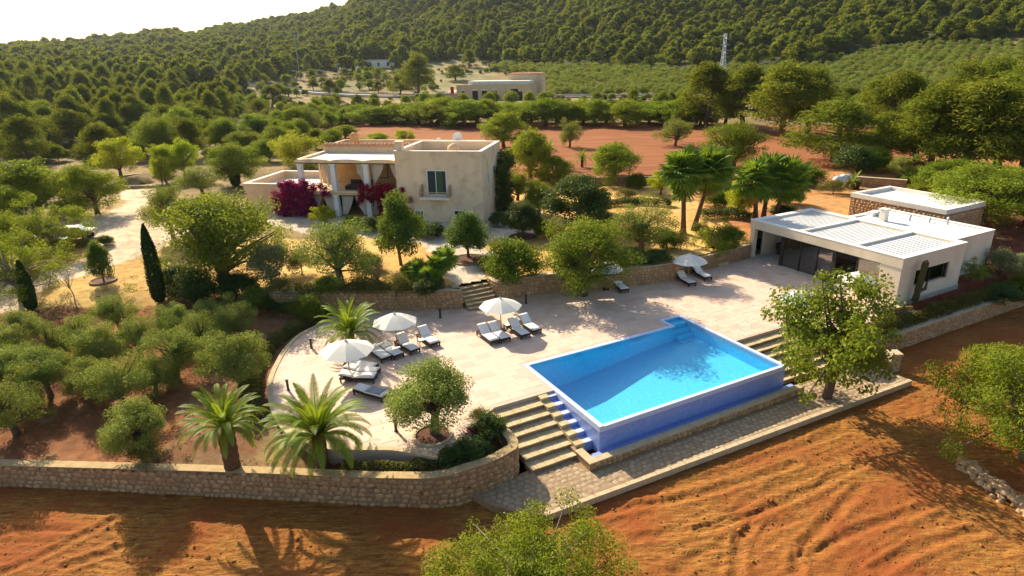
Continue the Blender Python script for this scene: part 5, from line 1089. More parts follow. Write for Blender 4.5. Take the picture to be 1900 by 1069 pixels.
tpx('lime', 1370, 404, 332, 62, 'small bright green tree between the two fan palm groups'); tpx('lime', 1226, 362, 318, 48, 'small bright tree left of the tall fan palms'); tpx('carob', 1000, 400, 330, 64, 'dark green tree between villa and citrus')
tpx('carob', 1815, 408, 300, 215, 'wide bright tree behind the stone outbuilding at the right'); tpx('green', 1715, 372, 312, 64, 'light green bush-like tree behind the outbuilding roof')
tpx('shrub_grey', 1853, 512, 463, 66, 'grey-leaved shrub beside the pavilion back room'); tpx('shrub_grey', 1893, 505, 470, 40, 'grey-leaved shrub at the right frame edge'); tpx('almond', 1806, 520, 478, 48, 'young almond tree by the pavilion back wall', .1)
tpx('lime', 225, 330, 256, 78, 'bright lime-green round tree on the dry ground at the left'); tpx('lime', 309, 338, 266, 52, 'lime-green tree, left one of the close pair'); tpx('lime', 345, 330, 260, 60, 'lime-green tree, right one of the close pair'); tpx('lime', 302, 345, 292, 30, 'small lime-green sapling in front of the close pair')
tpx('carob', 440, 345, 262, 100, 'broad olive-coloured tree left of the villa wing'); tpx('olive', 378, 362, 303, 70, 'rounded grey olive bush by the garden edging wall'); tpx('green', 182, 398, 298, 108, 'tree with thick leaning trunk beside the gravel drive'); tpx('green', 68, 405, 288, 165, 'broad green tree at the left, behind the parked cars')
tpx('almond', 98, 470, 353, 140, 'yellow-green tree over the parked cars'); tpx('almond', 40, 560, 428, 170, 'large light green tree at the left frame edge above the grove'); tpx('green', 5, 430, 330, 110, 'green tree cut by the left frame edge'); tpx('green', 15, 500, 395, 90, 'smaller green tree behind the large one at the left edge')
tpx('citrus_mid', 193, 524, 444, 50, 'small standard tree with round head in a planting ring'); tpx('shrub_dark', 198, 456, 436, 30, 'clipped round dark bush beside the drive')
tpx('yellow', 558, 312, 243, 84, 'tall yellow-green reed clump behind the villa wing'); tpx('green', 610, 275, 238, 60, 'green bush behind the loggia roof'); tpx('lime', 750, 266, 240, 42, 'small bright bush behind the villa chimney'); tpx('lime', 700, 268, 246, 60, 'low bright bush behind the villa roof'); tpx('lime', 600, 418, 382, 50, 'bright small tree before the loggia columns', 1.4)
SH = [('shrub_dark', 365, 560, 500, 90, 'dark shrub under the big carob, left part'), ('shrub_dark', 440, 555, 505, 80, 'dark shrub under the big carob, right part'), ('shrub', 485, 575, 530, 66, 'green bush at the left end of the garden wall'), ('shrub_grey', 505, 520, 450, 90, 'grey-green shrub right of the big carob'), ('shrub', 575, 590, 548, 62, 'green bush in front of the garden wall, left of the small palm'),
      ('shrub_dry', 520, 545, 515, 60, 'dry shrub on the garden wall behind the left bushes'), ('shrub', 610, 540, 512, 60, 'shrub on the garden wall under the tall olive'), ('shrub_dry', 680, 543, 512, 70, 'dry twiggy shrub on the garden wall'), ('shrub_dry', 735, 545, 510, 66, 'brownish shrub on the garden wall left of the dwarf palm'), ('shrub', 765, 520, 485, 46, 'small green bush beside the dwarf palm'), ('shrub_dark', 800, 440, 412, 60, 'dark bush against the villa block'), ('shrub_dark', 790, 548, 520, 50, 'dark bush at the top of the upper stairs'),
      ('shrub_dark', 1165, 492, 460, 70, 'dark ground shrub under the old olive tree'), ('shrub_dark', 1215, 488, 462, 60, 'dark shrub at the right end of the curved bed'), ('shrub_dry', 1262, 465, 430, 44, 'small brown shrub on the rock by the fan palms'), ('shrub', 1105, 470, 435, 44, 'green bush behind the big terrace tree'), ('shrub_dry', 275, 862, 815, 70, 'dry reddish shrub at the foot of the front olive'),
      ('shrub', 1500, 345, 306, 60, 'rounded shrub at the edge of the red field right of the fan palms'), ('shrub_dark', 1590, 320, 270, 80, 'dark bush behind the potted palm'), ('olive', 1672, 335, 285, 50, 'small dark olive tree right of the potted palm'), ('shrub', 1440, 345, 318, 40, 'low bush under the fan palm trunks at the right')]
SH += [('green', 1030, 345, 285, 70, 'green tree between the bright tree and the dark citrus'), ('carob', 960, 372, 318, 60, 'leafy tree behind the creeper on the villa side'), ('shrub', 1108, 395, 352, 54, 'green bush right of the large dark citrus'), ('shrub_dry', 1160, 372, 348, 46, 'dry bush below the far terrace wall'), ('shrub', 1180, 350, 322, 40, 'small green bush on the far terrace wall'),
       ('shrub', 1325, 385, 350, 56, 'green bush between the fan palm groups'), ('shrub_dark', 1300, 360, 330, 50, 'dark bush behind the tall fan palms'), ('shrub_dark', 1350, 372, 342, 46, 'dark bush beside the small bright tree'), ('shrub', 1465, 380, 345, 50, 'green bush right of the fan palm trio'), ('shrub_dry', 1545, 360, 332, 50, 'dry bush left of the white bags'), ('green', 1620, 318, 268, 74, 'loose green tree behind the potted palm'),
       ('green', 1750, 350, 290, 90, 'bushy tree between outbuilding and pines'), ('shrub', 1690, 345, 315, 50, 'green bush left of the bushy tree'), ('carob', 1900, 420, 320, 120, 'leafy tree at the right frame edge behind the outbuilding'), ('shrub_dark', 1860, 560, 530, 70, 'dark shrub on the red earth right of the pavilion'), ('shrub', 1895, 545, 510, 50, 'green shrub at the right frame edge near the hedge'),
       ('shrub', 690, 500, 470, 40, 'low bush behind the bare shrub'), ('shrub_dry', 560, 505, 470, 60, 'dry shrub left of the tall olive'), ('shrub_dark', 905, 500, 476, 40, 'dark bush left of the big round shrub'), ('shrub_dark', 925, 420, 392, 40, 'dark bush at the foot of the villa corner'), ('shrub', 655, 425, 400, 34, 'small green bush before the villa loggia'), ('shrub_dark', 690, 430, 402, 40, 'dark bush before the right loggia column'),
       ('shrub_dark', 330, 540, 490, 70, 'dark bush behind the tall cypress'), ('shrub', 130, 405, 372, 60, 'green bush behind the parked cars'), ('carob', 120, 372, 318, 80, 'green tree further back behind the parked cars'), ('shrub_dry', 75, 300, 275, 60, 'dry bush at the foot of the foremost pine'),
       ('shrub', 395, 300, 272, 40, 'green bush left of the broad olive-coloured tree'), ('green', 500, 300, 255, 56, 'green tree behind the villa wing'), ('green', 640, 258, 230, 50, 'leafy bush left of the villa chimney'), ('green', 470, 300, 268, 50, 'light green tree left of the reed clump')]
for kind, bx, by, ty, w, lab in SH: tpx(kind, bx, by, ty, w, lab, 1.4 if (500 < bx < 1240 and 385 < by < 552) else 0 if (bx in (575,)) else None)
# low planting on the bed by the stairs
for x, y, ty, w, k, lab in ((905, 815, 770, 66, 'shrub_dark', 'dark shrub beside the stairs in the curved bed'), (880, 845, 812, 70, 'shrub_dark', 'dark shrub in the rounded corner of the bed'), (838, 862, 832, 60, 'shrub_dark', 'low dark shrub below the S-shaped terrace edge'), (890, 790, 758, 46, 'shrub_dry', 'brown flowering shrub between olive and stairs')): tpx(k, x, y, ty, w, lab, -.55)
def cloud(name, label, cat, C, out, size, mat, asp=.55, seed=3, loc=(0, 0, 0), part='foliage', stems=None, group=None):
    r = np.random.default_rng(seed); t = thing(name, label, cat, loc, 0, group); V, F, lv = leaf_mesh(part, C - np.array(loc), out, size, r, asp, r.normal(0, .12, len(C))); link(part, npmesh(part, V, F, lv, mat), None, t)
    if stems is not None: stems.obj('stems', 'bark', t)
    return t
tpx('shrub', 882, 822, 806, 24, 'red flowering plant in the dark bed by the stairs', -.55, name='flowering_plant', cat='plant').children[0].data.copy()
q = gp(882, 815, -.3); r = np.random.default_rng(4); bb, dd = ball(r, 260); cloud('red_flowers', 'patch of dark red flowers in the bed by the stairs', 'flowers', q + bb * np.array([.7, .5, .3]) + [0, 0, .35], dd, .12, 'flower_magenta', seed=9, loc=tuple(q))
def hedge(label, path, w, hgt, mat, dens=420, size=.13, seed=1, wav=.25, name='hedge'):
    """path rows: x, y, z ground"""
    r = np.random.default_rng(seed); P, tt = resample(path, .1); L = tt[-1]; n = int(dens * L * (w + hgt * 1.4)); T = np.gradient(P[:, :2], axis=0); T /= np.linalg.norm(T, axis=1)[:, None]
    i = r.integers(0, len(P), n); a = r.uniform(0, math.pi, n); q = r.random(n) ** .35; lump = 1 + wav * (noise(i / 9., np.zeros(n), seed) - .5) * 2
    off = np.cos(a) * q * w / 2 * lump; hz = (.12 + .88 * np.abs(np.sin(a)) ** .7 * q) * hgt * lump
    C = np.stack([P[i, 0] - T[i, 1] * off, P[i, 1] + T[i, 0] * off, P[i, 2] + hz], 1); out = np.stack([-T[i, 1] * np.cos(a), T[i, 0] * np.cos(a), np.sin(a)], 1)
    sb = MB()
    for k in range(0, len(P), 4): sb.bar((P[k][0] - P[0][0], P[k][1] - P[0][1], P[k][2] - P[0][2] - .1), (P[k][0] - P[0][0] + r.uniform(-.1, .1), P[k][1] - P[0][1] + r.uniform(-.1, .1), P[k][2] - P[0][2] + hgt * .7), .04)
    return cloud(name, label, 'hedge', C, out, size, mat, .55, seed, tuple(P[0]), stems=sb)
hedge('brown-green hedge curving round the left edge of the terrace', [(*p[:2], -.5) for p in catmull([xy(8.2, 46.6), xy(6.6, 45.2), xy(4.6, 43.8), xy(3.2, 42.0), xy(2.4, 39.8), xy(1.7, 37.6), xy(1.4, 35), xy(1.3, 33)], 4)], 1.1, .95, 'leaf_hedge', 330, seed=2)
hedge('low dry hedge in the bed between the front palm and the stairs', [(*p[:2], -.6) for p in catmull([gp(640, 872, -.6)[:2], gp(700, 873, -.6)[:2], gp(770, 872, -.6)[:2], gp(830, 860, -.6)[:2]], 4)], .8, .55, 'leaf_hedge', 380, seed=3)
hedge('long dark hedge on top of the wall below the pavilion', [(*p, -.85) for p in [xy(37.2, 24.0), xy(42, 24.0), xy(50, 23.9), xy(58, 23.9), xy(72, 24.2)]], 1.0, 1.05, 'leaf_hedge', 260, .15, seed=4)
hedge('light feathery hedge end at the terrace corner by the pavilion', [(*p, -.3) for p in [xy(41.8, 24.45), xy(45.5, 24.6)]], .7, .75, 'leaf_dry', 350, seed=5)
hedge('trailing shrubs spilling over the garden wall left of the stairs', [(*p[:2], 1.35) for p in catmull([xy(6.5, 48.2), xy(10, 46.2), xy(13, 44.6), xy(16.6, 43.1)], 4)], 1.3, .8, 'leaf_hedge', 300, .15, seed=6)
hedge('low hedge under the trees by the parked cars', [tuple(gp(120, 466)), tuple(gp(168, 455))], 1.0, .8, 'leaf_hedge', 250, .16, seed=7)
hedge('dark low hedge at the foot of the garden wall behind the loungers', [(*gp(500, 585)[:2], 0.1), (*gp(580, 592)[:2], .05)], 1.0, .9, 'leaf_citrus', 300, .14, seed=8)
hedge('dark low hedge on the dry ground behind the old olive tree', [tuple(gp(1115, 384)), tuple(gp(1180, 380)), tuple(gp(1245, 384))], 1.3, 1.0, 'leaf_citrus', 220, .16, seed=21)
hedge('dark low hedge between the two fan palm groups', [tuple(gp(1300, 408)), tuple(gp(1350, 404)), tuple(gp(1395, 412))], 1.3, 1.1, 'leaf_citrus', 220, .16, seed=22)
for x, y, ty, w, k, lab in ((1238, 462, 425, 50, 'shrub', 'green shrub at the foot of the tall fan palms'), (1300, 436, 412, 40, 'shrub_dry', 'dry shrub right of the tall fan palm trunks'), (1120, 425, 395, 46, 'shrub', 'green shrub behind the old olive tree'), (1360, 455, 420, 44, 'shrub', 'green shrub above the low wall left of the pavilion'), (1060, 470, 440, 50, 'shrub_dark', 'dark shrub behind the big terrace tree, left side'), (1450, 405, 378, 50, 'shrub_dark', 'dark shrub at the foot of the right fan palm'), (1010, 440, 405, 40, 'shrub', 'green shrub right of the clipped citrus')): tpx(k, x, y, ty, w, lab, 1.4)
# bougainvillea and creepers on the villa
def vcloud(boxes, n, seed, per=.45):
    r = np.random.default_rng(seed); C = []; O_ = []
    for (x0, x1, y0, y1, z0, z1) in boxes:
        vol = (x1 - x0) * (y1 - y0) * (z1 - z0); k = max(6, int(vol * 5.5)); c = np.stack([r.uniform(x0, x1, k), r.uniform(y0, y1, k), r.uniform(z0, z1, k)], 1)
        for q in c:
            b_, d_ = ball(r, int(n * vol / k), 2.2); C.append(np.array([villa(*(q + w)) for w in b_ * per * r.uniform(.7, 1.3)])); O_.append(d_)
    return np.concatenate(C), np.concatenate(O_)
C, O_ = vcloud([(-24.6, -19.8, -.1, 1.3, 1.4, 4.7), (-23.8, -20.6, .1, 1.2, 4.6, 5.3), (-20.5, -17.6, .2, .8, 3.7, 4.9)], 800, 3); cloud('bougainvillea', 'large magenta bougainvillea covering the left end of the loggia', 'shrub', C, O_, .15, 'flower_magenta', .8, 5, villa(-23, 1, 1.1))
C, O_ = vcloud([(-14.2, -10.4, .2, 1.0, 3.0, 5.0), (-12.0, -9.3, -.3, .8, 1.8, 4.8), (-9.5, -7.9, -.65, -.3, 1.9, 5.0)], 800, 5); cloud('bougainvillea', 'magenta bougainvillea between the loggia and the square villa block', 'shrub', C, O_, .15, 'flower_magenta', .8, 6, villa(-11, .5, 1.1))
C, O_ = vcloud([(-11.5, -8.6, .0, .7, 4.4, 5.3), (-24.0, -22.3, .6, 1.4, 4.6, 5.3)], 200, 7); cloud('creeper', 'green creeper growing through the bougainvillea at the villa corner', 'shrub', C, O_, .17, 'leaf_citrus_mid', .7, 7, villa(-10, .5, 1.1))
C, O_ = vcloud([(.1, 1.3, 4.8, 9.0, 1.2, 6.6), (.2, 1.6, 6.5, 9.2, 6.0, 7.8)], 260, 9); cloud('creeper', 'dark green creeper climbing the right side of the villa', 'shrub', C, O_, .22, 'leaf_citrus', .7, 8, villa(.6, 7, 1.1))
# cypresses
def cypress(bx, by, ty, w, label, z=None):
    b = gp(bx, by, z); H = rise(b, ty); rad = w * proj(b)[2] / FOCAL / 2; r = np.random.default_rng(int(bx)); n = 11000; t = r.random(n); a = r.uniform(0, 6.283, n)
    prof = np.interp(t, [0, .06, .3, .7, .92, 1], [.55, .85, 1, .8, .35, .04]) * (1 + .12 * np.sin(a * 5 + t * 9)); q = r.uniform(.72, 1.05, n)
    C = np.stack([np.cos(a) * prof * rad * q, np.sin(a) * prof * rad * q, t * H + .1], 1) + b; out = np.stack([np.cos(a), np.sin(a), np.full(n, .8)], 1)
    return cloud('cypress_tree', label, 'tree', C, out, .17, 'leaf_cypress', .45, int(bx), tuple(b), 'crown', MB().tube([(0, 0, -.2), (0, 0, H * .9)], [.12, .03], 6))
cypress(298, 562, 418, 26, 'tall slim dark cypress at the back of the olive grove'); cypress(60, 574, 486, 22, 'short slim cypress at the left, behind the olive grove'); cypress(438, 345, 288, 19, 'slim small cypress beside the villa wing')
# bare sapling
b = gp(142, 572); H = rise(b, 500); t = thing('bare_sapling', 'leafless crooked sapling on the dry ground left of the standard tree', 'tree', b, .4); mb = MB(); mb.tube([(0, 0, -.1), (.05, 0, H * .35), (-.1, .05, H * .55)], [.05, .045, .035], 6); r = np.random.default_rng(2)
for k in range(9): mb.tube([(-.1, .05, H * .5), (r.uniform(-.6, .6), r.uniform(-.5, .5), H * r.uniform(.7, .85)), (r.uniform(-1, 1.1), r.uniform(-.8, .8), H * r.uniform(.85, 1.05))], [.03, .018, .006], 4)
mb.obj('trunk', 'bark_pale', t)
b = gp(700, 520, 1.4); t = thing('bare_shrub', 'leafless twiggy shrub between the tall olive and the dwarf palm', 'shrub', b); mb = MB()
for k in range(34): a = r.uniform(0, 6.28); q = r.uniform(.4, 1.5); mb.tube([(0, 0, -.1), (q * .4 * math.cos(a), q * .4 * math.sin(a), 1.0), (q * math.cos(a + r.uniform(-.4, .4)), q * math.sin(a), r.uniform(1.5, 2.4))], [.03, .018, .006], 4)
mb.obj('stems', 'bark_pale', t)
# palms -------------------------------------------------------------
def frond_mesh(L, droop, seed, n=44, leaf=.5):
    r = np.random.default_rng(seed); V = []; F = []; lv = []; pts = []; ang = 0.; p = np.array([0., 0, 0])
    for k in range(n + 1): pts.append(p.copy()); ang = droop * (k / n) ** 1.5; p = p + np.array([math.cos(ang), 0, -math.sin(ang)]) * L / n
    pts = np.array(pts)
    for k in range(3, n):
        t = k / n; ll = leaf * (math.sin(math.pi * min(1, t * .9 + .12)) ** .6) * r.uniform(.85, 1.1); d = unit(pts[k + 1] - pts[k]); sl = .75 - .25 * t
        for s in (-1, 1):
            up = np.array([-d[2], 0, d[0]]) * .45; tip = pts[k] + (d * sl + np.array([0, s, 0]) * .8 + up * .5) * ll + np.array([0, 0, -.22 * ll]); mid = (pts[k] + tip) / 2 + up * ll * .12; w = d * .0075
            o = len(V); V += [pts[k] - w, pts[k] + w, mid + w * 1.3, tip, mid - w * 1.3]; F.append((o, o + 1, o + 2, o + 4)); F.append((o + 4, o + 2, o + 3, o + 3)); q = np.clip(r.normal(.5, .18), 0, .89); lv += [q, q]
    tri = [f if f[2] != f[3] else f[:3] for f in F]
    o = len(V); rw = .011
    for k, q in enumerate(pts): V += [q + [0, -rw * (1 - .8 * k / n), 0], q + [0, rw * (1 - .8 * k / n), 0], q + [0, 0, -rw * 1.2 * (1 - .8 * k / n)]]
    for k in range(n):
        for a_, b_ in ((0, 1), (1, 2), (2, 0)): tri.append((o + 3 * k + a_, o + 3 * k + b_, o + 3 * k + 3 + b_, o + 3 * k + 3 + a_)); lv.append(.8)
    m = bpy.data.meshes.new('frond'); m.from_pydata([tuple(v) for v in V], [], tri); a = m.attributes.new('lv', 'FLOAT', 'FACE'); a.data.foreach_set('value', np.array(lv, np.float32)); m.materials.append(MATS['leaf_palm']); return m
FR = [frond_mesh(1.0, d, 60 + i, leaf=.125) for i, d in enumerate((.8, 1.35, 1.85, 2.3))]
for m in FR: pass
def date_palm(b, trunk_h, frond_l, label, nfr=46, tr=.28, seed=1, group=None):
    t = thing('date_palm', label, 'palm tree', b, 0, group); r = np.random.default_rng(seed); mb = MB(); n = 10; mb.tube([(0, 0, -.2)] + [(0, 0, trunk_h * k / n) for k in range(n + 1)], [tr * 1.25] + [tr * (1.0 + .10 * (k % 2) + .12 * (k / n) ** 2) for k in range(n + 1)], 12); mb.obj('trunk', 'bark_palm', t)
    hd = MB().tube([(0, 0, trunk_h - .05), (0, 0, trunk_h + .25), (0, 0, trunk_h + .55)], [tr * 1.15, tr * .95, .05], 10).obj('crown_shaft', 'bark_orange', t)
    for k in range(nfr):
        q = (k + .5) / nfr; el = R(lerp(86, 14, q ** .9)) + r.normal(0, .09); a = k * 2.39996 + r.normal(0, .1); s = frond_l * lerp(.72, 1.0, math.sin(math.pi * min(1, .25 + q * .6))) * r.uniform(.9, 1.06)
        link('frond', FR[min(3, int(lerp(1.0, 3.2, q) + r.uniform(-.5, .5)))] if q > .12 else FR[0], None, t, loc=(.12 * math.cos(a), .12 * math.sin(a), trunk_h + .25 * (1 - q)), rot=(0, -el, a), scale=s)
    return t
date_palm(gp(598, 860, -.6), 1.5, 3.1, 'large date palm in front of the curved terrace, long arching fronds', 64, .3, 1); date_palm(gp(433, 872), 2.25, 2.35, 'date palm with stout bare trunk by the stone wall', 48, .36, 2); date_palm(gp(653, 645, 0), 1.0, 2.7, 'small date palm on the terrace between the parasols', 50, .22, 3)
date_palm(gp(1580, 352), .6, 1.9, 'potted young palm behind the outbuilding', 22, .14, 4); date_palm(gp(1080, 312), 1.2, 2.0, 'short dark palm right of the small olive on the red field', 26, .2, 5); date_palm(gp(1018, 310), 2.4, 2.2, 'palm behind the bright green tree, right of the villa', 26, .2, 6)
q = gp(1582, 350); t = thing('plant_pot', 'large dark pot holding the young palm', 'pot', (q[0], q[1], q[2])); MB().tube([(0, 0, 0), (0, 0, 1.0), (0, 0, 1.1)], [.7, .95, .9], 14).obj('pot', 'pot_dark', t)
def fan_mesh(seed, n=18):
    r = np.random.default_rng(seed); V = [(0, 0, 0)]; F = []; lv = []
    for k in range(n):
        a = lerp(-2.2, 2.2, k / (n - 1)) + r.normal(0, .03); L = lerp(.75, 1., math.cos(a / 2.4)) * r.uniform(.9, 1.05); da = .115; dz = -.10 * (abs(a) / 2.2) ** 2
        o = len(V); mid = .62 * L; V += [(mid * math.cos(a - da), mid * math.sin(a - da), dz - .05), (mid * math.cos(a), mid * math.sin(a), dz + .03), (mid * math.cos(a + da), mid * math.sin(a + da), dz - .05), (L * math.cos(a), L * math.sin(a), dz - .14 * L)]
        F += [(0, o, o + 1), (0, o + 1, o + 2), (o, o + 3, o + 1), (o + 1, o + 3, o + 2)]; q = np.clip(r.normal(.5, .15), 0, .89); lv += [q] * 4
    m = bpy.data.meshes.new('fan_leaf'); m.from_pydata(V, [], F); a = m.attributes.new('lv', 'FLOAT', 'FACE'); a.data.foreach_set('value', np.array(lv, np.float32)); return m
FAN = [fan_mesh(s) for s in (1, 2, 3)]; DEAD = [m.copy() for m in FAN]
for m in FAN: m.materials.append(MATS['leaf_fan'])
for m in DEAD: m.materials.append(MATS['dead_leaf']); m.name = 'dead_leaf'
def fan_palm(b, trunk_h, leaf_r, label, nl=38, nd=22, tr=.2, seed=1, lean=(0, 0), stalk=1.1):
    t = thing('fan_palm', label, 'palm tree', b, 0, 'fan palms'); r = np.random.default_rng(seed); lx, ly = lean
    MB().tube([(0, 0, -.2), (lx * .3, ly * .3, trunk_h * .3), (lx * .7, ly * .7, trunk_h * .7), (lx, ly, trunk_h)], [tr * 1.5, tr * 1.1, tr, tr * .9], 10).obj('trunk', 'bark_palm', t, smooth=True)
    sk = MB()
    for k in range(nl + nd):
        dead = k >= nl; q = (k + .5) / nl if not dead else (k - nl) / max(1, nd); el = R(lerp(85, -72, q)) if not dead else R(lerp(-58, -80, r.random())); a = k * 2.39996 + r.normal(0, .15); st = stalk * r.uniform(.55, 1.35) * (1 if not dead else .8); d = Vector((math.cos(a) * math.cos(el), math.sin(a) * math.cos(el), math.sin(el)))
        top = Vector((lx, ly, trunk_h + .15 - (0 if not dead else .2 + q * trunk_h * .16))); pos = top + d * st; sk.tube([top, pos], [.025, .015], 4, False)
        link('dead_leaf' if dead else 'fan_leaf', (DEAD if dead else FAN)[k % 3], None, t, loc=pos, rot=(r.normal(0, .2), -el + (.05 if not dead else .1), a), scale=leaf_r * r.uniform(.7, 1.1) * (1 if not dead else .7))
    sk.obj('leaf_stalks', 'leaf_fan' if nl else 'dead_leaf', t); return t
b = gp(1268, 434); z_ = rise(b, 325); fan_palm(b, z_, 1.55, 'tall fan palm with dry leaf skirt, left of its pair', 74, 10, .21, 1, (-.3, .2)); b2 = gp(1286, 428); fan_palm(b2, rise(b2, 322), 1.6, 'tall fan palm with dry leaf skirt, right of its pair', 74, 10, .2, 2, (1.4, .3))
for bx, by, ty, lab, s, le in ((1402, 408, 338, 'left fan palm of the three by the pavilion', 3, (-.4, 0)), (1416, 405, 328, 'middle fan palm of the three by the pavilion', 4, (.3, .3)), (1434, 408, 340, 'right fan palm of the three by the pavilion', 5, (1.1, 0))): b = gp(bx, by); fan_palm(b, rise(b, ty), 1.55, lab, 62, 9, .2, s, le)
b = gp(805, 532, 1.4)
for k, (dx, dy, th, le) in enumerate(((0, 0, 1.5, (.3, 0)), (-.7, .3, 1.1, (-.5, .1)), (.4, .5, 1.9, (.5, .3)), (-.2, -.3, .8, (-.1, -.4)))): fan_palm(b + np.array([dx, dy, 0]), th, .75, ['dwarf fan palm stem leaning right beside the upper stairs', 'dwarf fan palm stem leaning left beside the upper stairs', 'tallest dwarf fan palm stem beside the upper stairs', 'lowest dwarf fan palm stem beside the upper stairs'][k], 26, 4, .09, 10 + k, le, .45)
# cactus by the pavilion
b = gp(1697, 560, 0); t = thing('column_cactus', 'tall brown-green column cactus beside the pavilion end window', 'cactus', b); mb = MB(); n = 14; HH = 3.3
V = []; ring = 16
for i in range(n + 1):
    q = i / n
    for k in range(ring): a = 2 * math.pi * k / ring; rr2 = (.20 if i < n else .05) * (1 + (.16 if k % 2 else -.1)) * (1 + .05 * math.sin(i * 1.7)); V.append((rr2 * math.cos(a) + .25 * q, rr2 * math.sin(a), HH * q))
mb.add(V, [(i * ring + k, i * ring + (k + 1) % ring, (i + 1) * ring + (k + 1) % ring, (i + 1) * ring + k) for i in range(n) for k in range(ring)] + [tuple(n * ring + k for k in range(ring))]); mb.obj('stem', 'cactus', t); MB().tube([(.12, -.1, .9), (.45, -.2, 1.1), (.5, -.2, 1.7)], [.11, .12, .05], 8).obj('side_arm', 'cactus', t)

# ------------------------------------------------------------------ pines, hedgerow and woods
PN = [(1308, 238, 103, 92), (1380, 243, 108, 96), (1345, 232, 150, 70), (1448, 255, 105, 130), (1500, 248, 120, 90), (1545, 302, 172, 135), (1660, 265, 118, 110), (1620, 240, 135, 70), (1700, 300, 180, 130), (1725, 318, 150, 130), (1790, 322, 128, 160), (1850, 318, 118, 150), (1895, 330, 130, 140), (1770, 260, 105, 110), (1830, 250, 100, 120), (1890, 260, 95, 120), (1640, 300, 200, 90), (1870, 290, 160, 90)]
PL = ['dark pine at the left end of the row behind the red field', 'pine right of the row end, behind the spreading tree', 'darker pine squeezed behind the first two of the row', 'big pine in the middle of the row behind the red field', 'dark pine behind the big middle one', 'pine standing forward on the red field, nearest of the row', 'pine in the gap right of the forward one, further back', 'slim pine far back beside the road gap', 'pine at the left of the right-hand clump, low crown', 'pine in front of the right-hand clump above the outbuilding', 'large pine in the middle of the right-hand clump', 'large pine near the right frame edge', 'pine cut by the right frame edge, front', 'pine at the back left of the right-hand clump', 'pine at the back of the right-hand clump', 'pine at the back cut by the right frame edge', 'low pine left of the right-hand clump', 'dark low pine inside the right-hand clump']
for (x, y, ty, w), lab in zip(PN, PL): tpx('pine', x, y, ty, w * 1.22, lab, group='pines behind the red field')
tpx('pine', 776, 182, 93, 76, 'large lone pine beside the far valley house', group='pines by the valley road')
for x, y, ty, w, lab in ((742, 178, 135, 46, 'small pine left of the lone valley pine'), (846, 150, 118, 40, 'pine behind the far house, left'), (505, 200, 155, 52, 'pine by the left end of the road'), (612, 175, 145, 34, 'dark round pine on the dry slope left of the road'), (498, 150, 108, 34, 'small dark pine above the dry slope'), (870, 125, 90, 30, 'pine at the forest clearing'), (548, 245, 195, 64, 'tree below the road at the left'), (480, 258, 208, 70, 'tree right of the left wood'), (400, 275, 232, 36, 'dark round tree in front of the left wood')): tpx('pine' if 'pine' in lab else 'green', x, y, ty, w, lab, group='scattered trees below the wood')
HG = 'hedgerow trees behind the red field'
xs_h = [(645, 228, 200, 66), (690, 232, 196, 70), (735, 230, 190, 70), (778, 232, 186, 72), (820, 234, 178, 74), (862, 236, 182, 80), (905, 232, 180, 60), (960, 236, 190, 60), (1010, 236, 178, 80), (1058, 234, 186, 60), (1105, 234, 180, 60), (1160, 236, 182, 70), (1205, 232, 190, 56), (1245, 234, 182, 70), (600, 232, 205, 60), (1125, 228, 200, 40), (668, 222, 192, 60), (712, 226, 196, 60), (756, 224, 190, 60), (800, 228, 184, 64), (842, 228, 182, 60), (884, 228, 184, 60), (932, 228, 186, 60), (985, 228, 184, 64), (1034, 228, 182, 60), (1082, 228, 184, 60), (1182, 228, 186, 60), (1226, 226, 184, 60), (1275, 236, 190, 56), (560, 236, 208, 54)]
num = lambda k: ['leftmost', 'second', 'third', 'fourth', 'fifth', 'sixth', 'seventh', 'eighth', 'ninth', 'tenth', 'eleventh', 'twelfth', 'thirteenth', 'fourteenth', 'fifteenth', 'sixteenth', 'seventeenth', 'eighteenth', 'nineteenth', 'twentieth', 'twenty-first', 'twenty-second', 'twenty-third', 'twenty-fourth', 'twenty-fifth', 'twenty-sixth', 'twenty-seventh', 'twenty-eighth', 'twenty-ninth', 'thirtieth'][k]
side = ['leftmost', 'second', 'third', 'fourth', 'fifth', 'sixth', 'seventh', 'eighth', 'ninth', 'tenth', 'eleventh', 'twelfth', 'thirteenth', 'fourteenth', 'fifteenth', 'rightmost']
for k, (x, y, ty, w) in enumerate(sorted(xs_h)): tpx(('green', 'carob', 'green', 'lime')[(k * 7) % 4 if (k * 7) % 4 < 3 or k % 3 == 0 else 0], x, y, ty, w * 1.25, f'{num(k)} tree from the left in the hedgerow behind the red field', group=HG)
